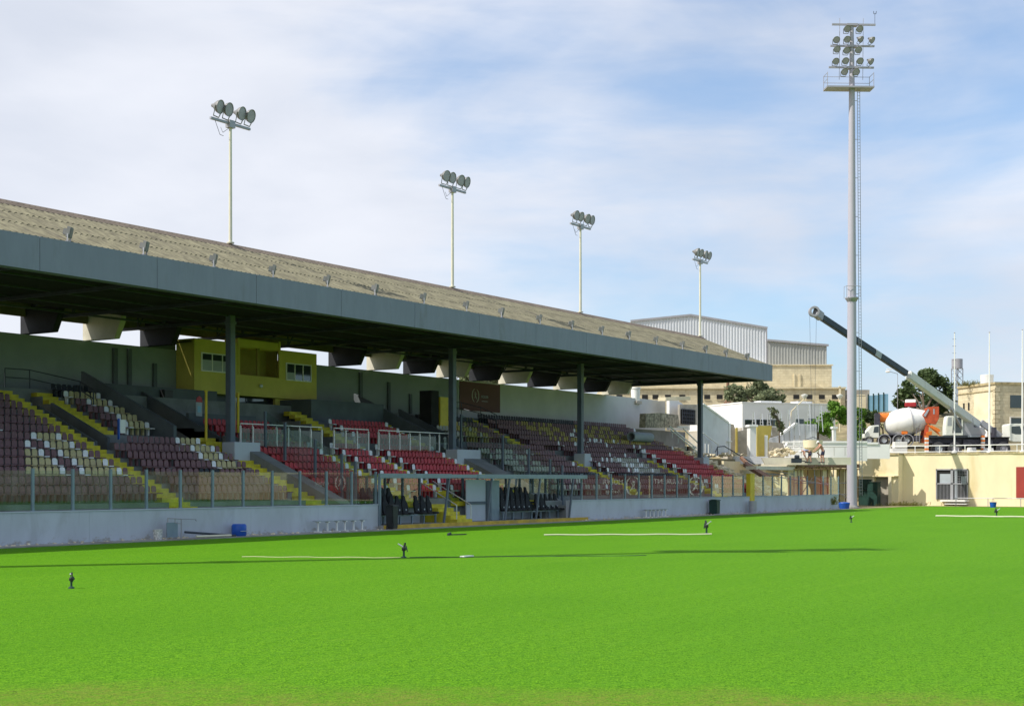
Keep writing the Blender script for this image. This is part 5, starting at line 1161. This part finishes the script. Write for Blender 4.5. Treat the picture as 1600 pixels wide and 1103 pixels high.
p = onV(993, 622, 17.15); t = thing('water_barrel', 'white water barrel standing on the end of the stand rear wall', 'barrel', p); m = MB(); rr_ = 8.2/FPX*(p-CAM).dot(FW); hh = 17/FPX*(p-CAM).dot(FW); m.lathe([(-.3, rr_*.8), (0, rr_*.82), (hh*.8, rr_*.9), (hh*.84, rr_), (hh, rr_), (hh, 0)], p, (0, 0, 1), 20); m.build('body', 'white', t, smooth=True, ang=40); m = MB(); m.box(p.x-rr_, p.x+rr_, p.y-.4, p.y+.4, p.z-.55, p.z-.28); m.build('stand', 'block', t)
# white tube rails and posts down the outer stairs
m = MB()
for (x0, y0, x1, y1, V) in ((1046, 666, 1088, 700, 9.6), (1048, 672, 1090, 706, 9.4), (1058, 667, 1074, 668, 10), (1068, 670, 1096, 697, 10.2), (1098, 676, 1122, 694, 10.2), (1122, 694, 1122, 704, 10.2)):
    m.tube(onV(x0, y0, V), onV(x1, y1, V), .06, n=6)
for x, y0, y1, V in ((1050, 672, 684, 9.5), (1060, 680, 693, 9.5), (1072, 690, 703, 9.5), (1084, 698, 710, 9.5), (1102, 693, 708, 10.1), (1107, 694, 708, 10.1), (1112, 697, 708, 10.1)): m.tube(onV(x, y0, V), onV(x, y1, V), .05, n=6)
tag(m.build('stair_rail', 'white'), 'white tube rails stepping down the outer stairs at the stand end', 'railing')
m = MB(); a = onV(1120, 690, 9); 
m.path([onV(1118, 706, 9), onV(1121, 698, 9), onV(1132, 697, 9), onV(1140, 702, 9), onV(1180, 726, 7.5)], .05, 5); m.path([onV(1121, 698, 9), onV(1121, 712, 9)], .05, 5); tag(m.build('bent_rail', 'steel'), 'bent dark rail hanging over the broken end of the terrace', 'railing')
# gate pillars and olive panel
def pier(x0, x1, y0, y1, Z, lab, mname='white', cap=True, dep=.8, name='gate_pillar'):
    p = pz(x0, y1, Z); t = thing(name, lab, 'pillar', p, None, YAW+R(12)); w_ = (x1-x0)/FPX*Z; h = (y1-y0)/FPX*Z
    m = MB(); m.box(0, w_, 0, dep, -.3, h); m.build('shaft', mname, t, bev=.02)
    if cap: m = MB(); m.box(-.12, w_+.12, -.12, dep+.12, h+.001, h+.22); m.build('cap', mname, t, bev=.02)
pier(1172, 1182.5, 667, 714, 131, 'thick white gate pillar with a flat cap before the olive panel')
pier(1196, 1200, 680, 710, 131.6, 'slim white post in front of the olive panel', cap=False, dep=.25)
pier(1302, 1307, 670, 690, 141, 'short white pier beside the bright green tree', dep=.4)
p = pz(1183, 712, 133); t = thing('wall_screen', 'olive yellow wall panel with a flared right edge behind the white gate pillar', 'panel', p, None, YAW+R(12)); k = 133/FPX; m = MB(); m.prism([(0, -.3), (0, 47*k), (25*k, 47*k), (22*k, 30*k), (19*k, 24*k), (18*k, -.3)], 'y', 0, .35); m.build('panel', 'olive', t)
# grey sloping wall with white coping
p = pz(1221, 694, 141); k = 141/FPX; t = thing('ramp_side_wall', 'grey triangular ramp wall with white sloping coping under the bright green tree', 'wall', p, None, YAW+R(14)); m = MB(); m.prism([(-2.6, -.5), (-2.6, 3*k), (0, 14*k), (26*k, 32*k), (60*k, 32*k), (60*k, -.5)], 'y', 0, .4); m.build('wall', 'greywash', t)
m = MB(); m.bar((0, .2, 15*k), (26.5*k, .2, 33*k), .6, .2); m.build('coping', 'whitewash', t)
m = MB()
for i in range(5): m.box((4+9*i)*k, (4.5+9*i)*k, -.03, -.002, -.4, (16+5.5*i)*k if i < 3 else 30*k)
m.build('wall_joint', 'block', t)
# white block parapet of the terrace
p = pz(1205, 712, 136); k = 136/FPX; t = thing('terrace_parapet', 'low white block parapet running behind the workers to the tall mast', 'wall', p, None, YAW); m = MB(); m.prism([(22*k, -.5), (22*k, 10*k), (20*k, 20*k), (150*k, 20*k), (150*k, -.5)], 'y', 0, .4); m.build('wall', 'whitewash', t)
m = MB(); m.box(19*k, 150*k, -.08, .5, 20*k+.001, 23*k); m.build('coping', 'whitewash', t)
m = MB()
for i in range(7): m.box((30+17*i)*k, (30.4+17*i)*k, -.012, -.002, 0, 14*k)
m.box(24*k, 150*k, -.012, -.002, 13.6*k, 14*k); m.build('block_joints', 'block', t)
p = pz(1342, 712, 143); k = 143/FPX; t = thing('terrace_parapet', 'low white block parapet right of the tall mast below the mixer lorry', 'wall', p, None, YAW-R(2)); m = MB(); m.box(-1, 48*k, 0, .4, -.3, 18*k); m.box(-1, 30*k, -.1, .5, 18*k+.001, 21*k); m.build('wall', 'whitewash', t)
p = pz(1180, 712, 138); k = 138/FPX; t = thing('block_wall', 'bare concrete block wall between the olive panel and the white parapet', 'wall', p, None, YAW+R(8)); m = MB(); m.prism([(18*k, -.5), (18*k, 22*k), (45*k, 20*k), (52*k, 8*k), (52*k, -.5)], 'y', 0, .3); m.build('wall', 'block', t)
p = pz(1139, 720, 136); k = 136/FPX; t = thing('yard_wall', 'tan block yard wall between the stair wall and the white gate pillar', 'wall', p, None, YAW+R(15)); m = MB(); m.prism([(0, -.5), (0, 58*k), (8*k, 57*k), (12*k, 46*k), (36*k, 50*k), (36*k, -.5)], 'y', 0, .3); m.build('wall', 'block', t)
m = MB(); m.box(11*k, 13.5*k, -.2, -.002, -.4, 52*k); m.build('post', 'olive', t)
# A-frame trestles
for i, (x, yt, yb) in enumerate([(1178, 644, 668), (1190, 646, 668), (1201.5, 646, 668), (1220, 646, 676), (1233, 640, 676), (1245.5, 632, 668), (1264, 632, 672), (1282, 634, 662)]):
    Zt = 140.5+.6*(i > 3); p = pz(x, yb, Zt); k = Zt/FPX; h = (yb-yt)*k; t = thing('trestle', f'white A shaped trestle, {ORD(i+1)} from left in the row by the white building', 'trestle', p, 'white A shaped trestles', YAW+R(rr.uniform(-15, 15)))
    for a in (-1, 1):
        m = MB(); m.bar((a*3.3*k, -.25*a, -.8), (a*.7*k, -.02*a, h), .09, .07); m.build('leg', 'alu', t)
    m = MB()
    for j in range(1, 5): f_ = j/5; m.bar((-3.3*k*(1-f_)-.03, .1, h*f_), (3.3*k*(1-f_)+.03, -.1, h*f_), .04)
    m.build('rungs', 'alu', t)
for i, (x, yt, yb, Zt) in enumerate([(1257, 614, 660, 150), (1312, 614, 660, 152)]):
    p = pz(x, yb, Zt); k = Zt/FPX; t = thing('street_lamp', ['street lamp with a white globe head and slanting arm, left of the bright tree', 'street lamp with a white globe head just left of the tall mast'][i], 'street lamp', p, 'street lamps', YAW)
    m = MB(); m.path([(-1.6 if i == 0 else 0, 0, -1), (-1.4 if i == 0 else 0, 0, 1.2), (0, 0, (yb-yt-9)*k)], .06, 6); m.build('pole', 'limew', t)
    m = MB(); m.lathe([(0, .12), (.12, .2), (.3, .34), (.42, .36), (.46, .2), (.5, 0)], (0, 0, (yb-yt-9)*k), (0, 0, 1), 14); m.build('lamp_head', 'white', t, smooth=True)
# lamp peeping over the dark tree
p = pz(1388, 640, 186); k = 186/FPX; t = thing('street_lamp', 'street lamp with a flat white head under the crane boom, left of the dark tree', 'street lamp', p, 'street lamps', YAW); m = MB(); m.path([(1.5, 1, -1), (1.5, 1, 57*k), (0, 0, 60*k)], .035, 6); m.build('pole', 'galv', t)
m = MB(); m.lathe([(0, .2), (.08, .34), (.2, .3), (.26, .1)], (-.05, 0, 58*k), (0, 0, 1), 12, True); m.box(-.2, .5, -.12, .12, 62.5*k, 63.8*k); m.build('lamp_head', 'white', t)

# limestone house at the right
hp = pz(1555.5, 720, 165); lh = thing('limestone_house', 'two storey limestone house with dark square window at the right edge', 'house', hp, None, YAW+R(13)); k = 165/FPX; H0 = (720-597)*k
m = MB(); m.box(0, 14, 0, 8.2, -2, H0-.25); m.build('wall', 'lime', lh)
m = MB(); m.box(-.012, -.002, .5, 4.6, .6, H0-1.0); m.build('pale_render', 'limew', lh)
m = MB(); m.box(-.14, 14, -.14, .3, H0-.249, H0+.02); m.box(-.14, .3, .301, 8.2, H0-.249, H0+.02); m.box(-.1, -.02, 0, 8.2, H0-1.0, H0-.9); m.build('parapet', 'coping', lh)
m = MB()
for i in range(16): z = .3+i*.52; m.box(-.1, .55 if i % 2 else .35, -.1, -.002, z, z+.47); m.box(-.1, -.003, -.1, .4 if i % 2 else .6, z, z+.47)
m.build('quoins', 'lime', lh)
m = MB(); m.box(1.9, 3.45, -.06, -.003, (720-637)*k, (720-617)*k); m.build('window', 'wglass', lh)
m = MB(); m.box(2.0, 3.5, -.06, -.003, (720-664)*k, (720-653)*k); o = m.build('window', 'wglass', lh); m = MB(); m.box(1.85, 1.98, -.1, -.003, (720-665)*k, (720-652)*k); m.box(1.85, 3.65, -.1, -.003, (720-651.9)*k, (720-651)*k); m.build('frame', 'white', o)
for y in (5.6, 6.7): m = MB(); m.box(-.05, -.003, y, y+.32, (720-637)*k, (720-625)*k); m.build('window', 'dark', lh)
m = MB(); m.box(-.5, -.003, 1.0, 3.2, .6, (720-659)*k); m.build('porch', 'whitewash', lh); m = MB(); m.box(-.53, -.503, 1.5, 2.3, .6, (720-664)*k); m.build('door', 'wgrey', lh)
p = lh.matrix_basis @ Vector((1.0, 3.5, H0)); 
p = pz(1542, 599, 169); t = thing('roof_tank', 'white round water tank on the limestone house roof', 'water tank', p); m = MB(); m.lathe([(-.3, .7), (0, .74), (.9, .78), (1.0, .8), (1.05, .5), (1.05, 0)], p, (0, 0, 1), 20); m.build('body', 'white', t, smooth=True, ang=40)
weed(pz(1520, 603, 170), 'scrubby plants growing on the limestone house roof', 160, 1.1, .7, 6)
p = pz(1495.5, 640, 235); k = 235/FPX; t = thing('water_tower', 'small water tank on a steel lattice tower left of the limestone house', 'water tower', p, None, YAW+R(20))
m = MB(); ztk = (640-576)*k
for x in (-.65, .65):
    for y in (-.65, .65): m.bar((x, y, -4), (x, y, ztk), .1)
for i in range(6):
    a = ztk-1.1*(i+1); b = ztk-1.1*i
    for s_ in (-1, 1): m.bar((-.65, s_*.65, a), (.65, s_*.65, b), .05); m.bar((.65, s_*.65, a), (-.65, s_*.65, b), .05); m.bar((s_*.65, -.65, a), (s_*.65, .65, b), .05)
m.build('lattice', 'galv', t)
m = MB(); m.lathe([(0, .9), (1.6, .9), (1.7, 0)], (0, 0, ztk), (0, 0, 1), 16, True); m.build('tank', 'galv', t, smooth=True, ang=40)
for nm, lab, x, yt in (('radio_mast', 'thin dark radio mast beside the water tower', 1491, 523), ):
    a = pz(x, 660, 230); b = pz(x, yt, 230); m = MB(); m.tube(a, b, .1, .04, 6)
    for i in range(5): q = b.lerp(a, .05+.08*i); m.bar(q-RT*.3, q+RT*.3, .05)
    tag(m.build(nm, 'steel'), lab, 'mast')
# ------------------------------------------------------------------ broken end of the terrace and the slab being cast
def rock(m, c, s_, rg):
    bm = bmesh.new(); bmesh.ops.create_icosphere(bm, subdivisions=1, radius=1)
    sx, sy, sz = s_*rg.uniform(.7, 1.5), s_*rg.uniform(.7, 1.3), s_*rg.uniform(.35, .8); ro = Matrix.Rotation(rg.uniform(0, 6), 3, 'Z') @ Matrix.Rotation(rg.uniform(-.5, .5), 3, 'X')
    bm.verts.ensure_lookup_table(); vs = []
    for v_ in bm.verts: q = Vector((max(-.72, min(.72, v_.co.x)), max(-.7, min(.7, v_.co.y)), max(-.6, min(.6, v_.co.z))))*rg.uniform(.85, 1.15); vs.append(Vector(c)+ro @ Vector((q.x*sx, q.y*sy, q.z*sz)))
    m.add(vs, [tuple(v_.index for v_ in f.verts) for f in bm.faces]); bm.free()
rg = random.Random(21)
m = MB()
for i in range(330):
    f_ = rg.random(); u = 75.9+rg.random()**1.4*4.6+f_*1.5; v_ = 2.0+f_*9.5; rock(m, (u, v_, zp(v_)*(.98-(u-76)*.03)+rg.uniform(-.25, .3)), rg.uniform(.12, .42), rg)
for i in range(90): u = rg.uniform(78, 104); v_ = rg.uniform(9.2, 12); rock(m, (u, v_, 4.75+rg.random()*.25), rg.uniform(.12, .36), rg)
for i in range(60): q = pz(rg.gauss(1222, 9), rg.gauss(706, 2.5), 131+rg.random()*3); rock(m, q, rg.uniform(.15, .4), rg)
o = m.build('stone_rubble', 'stone', loc=(78, 6, 2)); o['kind'] = 'stuff'; tag(o, 'heap of broken pale stones along the cut end of the terrace', 'rubble')
m = MB(); m.prism([(2.07, -.01), (11, -.01), (11, zp(11)-.4), (2.07, zp(2.07)-.4)], 'x', 76.0, 80.5); tag(m.build('earth_bank', 'stone', loc=(78, 6, 0)), 'sloping stony bank under the rubble at the cut end of the terrace', 'bank')
m = MB(); m.bar(onV(1166, 726, 6), onV(1202, 748, 2.2), .55, .3); m.bar(onV(1158, 715, 8), onV(1176, 733, 5), .25); tag(m.build('leaning_beam', 'rust'), 'dark beam leaning down over the rubble beside the yellow pillar', 'beam')
m = MB()
for (a, b, c, d, V) in ((1176, 736, 1212, 742, 5), (1185, 738, 1216, 752, 4), (1196, 744, 1217, 757, 3.2), (1178, 730, 1240, 741, 5), (1216, 745, 1300, 758, 4), (1205, 740, 1260, 746, 5)): m.tube(onV(a, b, V), onV(c, d, V-.4), .06, n=5)
tag(m.build('loose_bars', 'galv'), 'loose steel bars hanging between the rubble and the new slab', 'bars')
nb = thing('unfinished_building', 'unfinished cream building with a new concrete roof slab on timber shuttering', 'building', (88, 6, 0)); V0 = 4.2
A1 = onV(1182, 728, V0); A2 = onV(1240, 728, V0); A3 = onV(1339, 728, V0)
m = MB(); m.box(A1.x, A2.x+.3, V0, V0+1.0, A1.z-.3, A1.z); m.build('edge_slab', 'slab', nb)
m = MB(); m.box(A2.x+.35, A3.x+1.0, V0-.1, V0+3.6, A2.z-.02, A2.z+.22); m.build('roof_slab', 'slab', nb)
m = MB(); n = 16
for i in range(n): x = A2.x+.4+(A3.x-A2.x)*i/n; m.box(x, x+(A3.x-A2.x)/n-.04, V0-.2, V0-.11, A2.z-.05+rg.uniform(-.08, .05), A2.z+.3+rg.uniform(-.05, .06))
m.build('shuttering', 'rust', nb)
m = MB()
for i in range(9): x = A2.x+.6+(A3.x-A2.x)*i/9; m.bar((x, V0-.05, A2.z-.15), (x+1.6, V0+.1, A2.z-.18), .16, .1)
m.bar((A2.x, V0, A2.z-.3), (A3.x+.8, V0, A3.z-.3), .14, .1); m.build('formwork_joists', 'wood', nb)
m = MB(); m.box(A1.x+4, A3.x+2, 9.1, 9.4, 0, 4.3); m.build('back_wall', 'wallcream', nb)
for px in (1253, 1297):
    q = onV(px, 760, V0+.5); m = MB(); m.box(q.x, q.x+.25, V0+.5, 9.05, -.01, A2.z-.05); m.build('cross_wall', 'wallcream', nb)
for a, b in ((1228, 1242), (1244, 1252), (1283, 1289), (1316, 1322)):
    p, q = onV(a, 760, V0+.6), onV(b, 760, V0+.6); m = MB(); m.box(p.x, q.x, V0+.4, V0+1.2, -.01, A2.z-.1 if a > 1240 else A1.z-.301); m.build('wall_pier', 'wallcream', nb)
m = MB(); p, q = onV(1192, 732, V0+.3), onV(1228, 732, V0+.3); m.box(p.x, q.x, V0+2.2, V0+2.5, 0, A1.z-.31); m.build('inner_wall', 'lime', nb)
for i in range(11):
    x = A2.x+.6+(A3.x-A2.x)*i/10; m = MB(); m.tube((x, V0+.2, 0), (x, V0+.2, A2.z-.2), .05, n=6); m.build('prop', 'rust' if i % 3 else 'galv', nb)
m = MB(); m.bar((A2.x+1, V0+.2, .4), (A2.x+5, V0+.2, 2.8), .06); m.bar((A2.x+6, V0+.2, 2.8), (A3.x-1, V0+.2, .5), .06)
for z in (1.2, 2.3): m.tube((A2.x+.5, V0+.2, z), (A3.x, V0+.2, z), .035, n=5)
m.build('brace', 'galv', nb)
# pale sloping slab behind the workers
p = pz(1190, 726, 127.5); k = 127.5/FPX; t = thing('cast_slab', 'pale tilted concrete slab left of the workers', 'slab', p, None, YAW); m = MB(); m.prism([(6*k, 0), (0, 11*k), (140*k, 11.5*k), (140*k, 0)], 'y', 0, .4); m.build('slab', 'slab', t)
p = pz(1168, 713, 129.5); t = thing('grey_blocks', 'dark grey concrete strip below the white gate pillar', 'strip', p, None, YAW); m = MB(); m.box(-1.3, 1.9, 0, .5, -.7, .0); m.build('strip', 'greywash', t)
m = MB(); p = pz(1247, 721, 126.5); m.M = Matrix.Translation(p) @ Matrix.Rotation(YAW, 4, 'Z'); m.box(-.6, .3, -.2, .2, -.12, .3); m.lathe([(-.3, .2), (.1, .2)], (0, 0, .4), (1, 0, 0), 10, True); m.bar((.2, 0, .1), (1.2, .1, -.1), .08); tag(m.build('vibrator_motor', 'steel', bev=.02), 'small dark motor on the slab at the worker\'s feet', 'motor')
m = MB(); p = pz(1240, 706, 134); m.M = Matrix.Translation(p) @ Matrix.Rotation(YAW, 4, 'Z')
for x in (0, .5, 1.0, 1.5): m.tube((x, 0, 0), (x+.1, .2, 1.1), .04, n=5)
for z in (.3, .7, 1.05): m.tube((-.1, 0, z), (1.7, .1, z), .035, n=5)
m.bar((-.9, .1, -.1), (-.6, .2, .9), .35, .06); tag(m.build('scaffold_frames', 'white'), 'small stack of pale frames behind the workers', 'frames')
# ------------------------------------------------------------------ the two workers
def body(name, joints, edges, mname, parent, root=0, sub=2):
    me = bpy.data.meshes.new(name); me.from_pydata([j[0] for j in joints], edges, []); o = bpy.data.objects.new(name, me); C.objects.link(o)
    md = o.modifiers.new('skin', 'SKIN'); md.use_smooth_shade = True; sv_ = me.skin_vertices[0].data
    for i, j in enumerate(joints): r = j[1]; sv_[i].radius = r if isinstance(r, tuple) else (r, r); sv_[i].use_root = (i == root)
    s_ = o.modifiers.new('sub', 'SUBSURF'); s_.levels = s_.render_levels = sub
    dg = bpy.context.evaluated_depsgraph_get(); m2 = bpy.data.meshes.new_from_object(o.evaluated_get(dg)); bpy.data.objects.remove(o)
    m2.materials.clear(); m2.materials.append(M[mname]); o = bpy.data.objects.new(name, m2); C.objects.link(o); o.parent = parent; OFF[o.name] = Vector((0, 0, 0)); return o
def hand(jn, ed, iw, wrist, d, up):
    d = Vector(d).normalized(); up = Vector(up).normalized(); sd_ = d.cross(up).normalized(); w_ = Vector(wrist)
    jn.append((tuple(w_+d*.07), (.03, .017))); pi = len(jn)-1; ed.append((iw, pi))
    for k, L in zip((-1.5, -.5, .5, 1.5), (.06, .075, .07, .055)):
        b = w_+d*.10+sd_*(.014*k*1.3); jn.append((tuple(b), .009)); a0 = len(jn)-1; ed.append((pi, a0)); jn.append((tuple(b+d*L*.6-up*L*.3), .008)); ed.append((a0, a0+1)); jn.append((tuple(b+d*L*.75-up*L*.75), .007)); ed.append((a0+1, a0+2))
    b = w_+d*.045+sd_*.035; jn.append((tuple(b), .010)); a0 = len(jn)-1; ed.append((pi, a0)); jn.append((tuple(b+d*.05-up*.02+sd_*.01), .008)); ed.append((a0, a0+1))
def worker(p, lab, pose, top, scale):
    t = thing('person', lab, 'person', p, None, YAW); t.scale = (scale,)*3
    J = pose; jn = []; ix = {}
    for kx, r in (('pel', (.15, .12)), ('spi', (.14, .11)), ('che', (.17, .12)), ('nec', .06), ('hed', (.085, .1)), ('top', (.07, .08)), ('shL', .065), ('elL', .047), ('wrL', .032), ('shR', .065), ('elR', .047), ('wrR', .032), ('hiL', .1), ('knL', .062), ('anL', .042), ('toL', .035), ('hiR', .1), ('knR', .062), ('anR', .042), ('toR', .035)): ix[kx] = len(jn); jn.append((J[kx], r))
    ed = [(ix[a], ix[b]) for a, b in (('pel', 'spi'), ('spi', 'che'), ('che', 'nec'), ('nec', 'hed'), ('hed', 'top'), ('che', 'shL'), ('shL', 'elL'), ('elL', 'wrL'), ('che', 'shR'), ('shR', 'elR'), ('elR', 'wrR'), ('pel', 'hiL'), ('hiL', 'knL'), ('knL', 'anL'), ('anL', 'toL'), ('pel', 'hiR'), ('hiR', 'knR'), ('knR', 'anR'), ('anR', 'toR'))]
    for s_ in 'LR': w_ = Vector(J['wr'+s_]); d = w_-Vector(J['el'+s_]); hand(jn, ed, ix['wr'+s_], w_, d, (0, 0, 1))
    body('body', jn, ed, 'skin', t)
    L = lambda a, b, f_: tuple(Vector(J[a]).lerp(Vector(J[b]), f_))
    jn = [(J['pel'], (.175, .145)), (L('pel', 'spi', .5), (.165, .135)), (J['hiL'], .122), (L('hiL', 'knL', .85), .1), (J['hiR'], .122), (L('hiR', 'knR', .85), .1)]
    body('shorts', jn, [(0, 1), (0, 2), (2, 3), (0, 4), (4, 5)], 'cloth', t, 0, 1)
    jn = [(L('pel', 'spi', .4), (.165, .135)), (J['spi'], (.16, .13)), (J['che'], (.195, .14)), (L('che', 'nec', .5), .1), (L('che', 'shL', .9), .09), (L('shL', 'elL', .45), .065), (L('che', 'shR', .9), .09), (L('shR', 'elR', .45), .065)]
    body('top', jn, [(0, 1), (1, 2), (2, 3), (2, 4), (4, 5), (2, 6), (6, 7)], top, t, 0, 1)
    hd_ = Vector(J['hed']); m = MB(); d = (Vector(J['top'])-hd_).normalized(); f0 = Vector(J['nos'])
    m.lathe([(.03, .115), (.1, .11), (.15, .07), (.165, 0)], hd_, d, 14); m.prism([(0, 0), (.01, 0), (.01, .01)], 'x', 0, .001) if 0 else m.bar(hd_+d*.05+f0*.09, hd_+d*.035+f0*.2, .15, .02, up=d); m.build('cap', 'white', t, smooth=True)
    m = MB(); m.lathe([(0, .012), (.03, .02), (.05, .008)], hd_+f0*.085-d*.02, f0, 8, True); sd_ = d.cross(f0).normalized()
    for q in (-1, 1): m.lathe([(0, .02), (.015, .03), (.03, .015)], hd_+sd_*(.09*q), sd_*q, 8, True)
    m.build('nose_and_ears', 'skin', t, smooth=True)
    m = MB()
    for q in (-1, 1): m.lathe([(0, .013), (.006, 0)], hd_+f0*.092+sd_*(.034*q)+d*.012, f0, 8)
    m.bar(hd_+f0*.09-d*.055-sd_*.025, hd_+f0*.09-d*.055+sd_*.025, .012); m.build('eyes_and_mouth', 'chassis', t)
    m = MB()
    for s_ in 'LR': a = Vector(J['an'+s_]); b = Vector(J['to'+s_]); m.bar(a+Vector((0, 0, -.03))-(b-a)*.3, b+(b-a)*.25+Vector((0, 0, .0)), .1, .09)
    m.build('boots', 'chassis', t, bev=.02)
standing = dict(pel=(0, 0, .98), spi=(-.08, 0, 1.16), che=(-.22, 0, 1.38), nec=(-.32, 0, 1.52), hed=(-.39, -.02, 1.62), top=(-.44, -.02, 1.74), nos=Vector((-.82, -.2, -.5)).normalized(), shL=(-.24, -.19, 1.40), elL=(-.44, -.24, 1.16), wrL=(-.66, -.2, .98), shR=(-.24, .19, 1.42), elR=(-.46, .22, 1.2), wrR=(-.7, .1, 1.02), hiL=(.02, -.1, .92), knL=(-.02, -.12, .5), anL=(.06, -.12, .09), toL=(-.1, -.13, .04), hiR=(.02, .1, .92), knR=(-.14, .13, .5), anR=(-.1, .14, .09), toR=(-.27, .15, .04))
worker(pz(1286, 723, 127), 'worker in white cap, faded orange vest and dark shorts leaning towards the skip', standing, 'pink', 1.12)
bent = dict(pel=(0, 0, .86), spi=(-.2, 0, .98), che=(-.46, -.02, 1.02), nec=(-.62, -.02, .98), hed=(-.73, -.03, .93), top=(-.84, -.03, .92), nos=Vector((-.5, -.1, -.86)).normalized(), shL=(-.48, -.2, .98), elL=(-.5, -.25, .7), wrL=(-.42, -.2, .46), shR=(-.48, .18, 1.0), elR=(-.52, .22, .72), wrR=(-.4, .16, .5), hiL=(.02, -.1, .82), knL=(-.02, -.12, .46), anL=(.06, -.12, .09), toL=(-.1, -.13, .04), hiR=(.02, .1, .82), knR=(-.12, .13, .46), anR=(-.22, .14, .09), toR=(-.38, .15, .04))
worker(pz(1266, 723, 127.2), 'worker in grey blue shirt bent double on the slab left of the skip legs', bent, 'shirt', 1.1)
# mast outside the picture on the left, whose long thin shadow crosses the turf
mast(Vector((-17.0, -4.2, 0)), 'tall floodlight mast outside the picture near the left end of the stand', YAW)
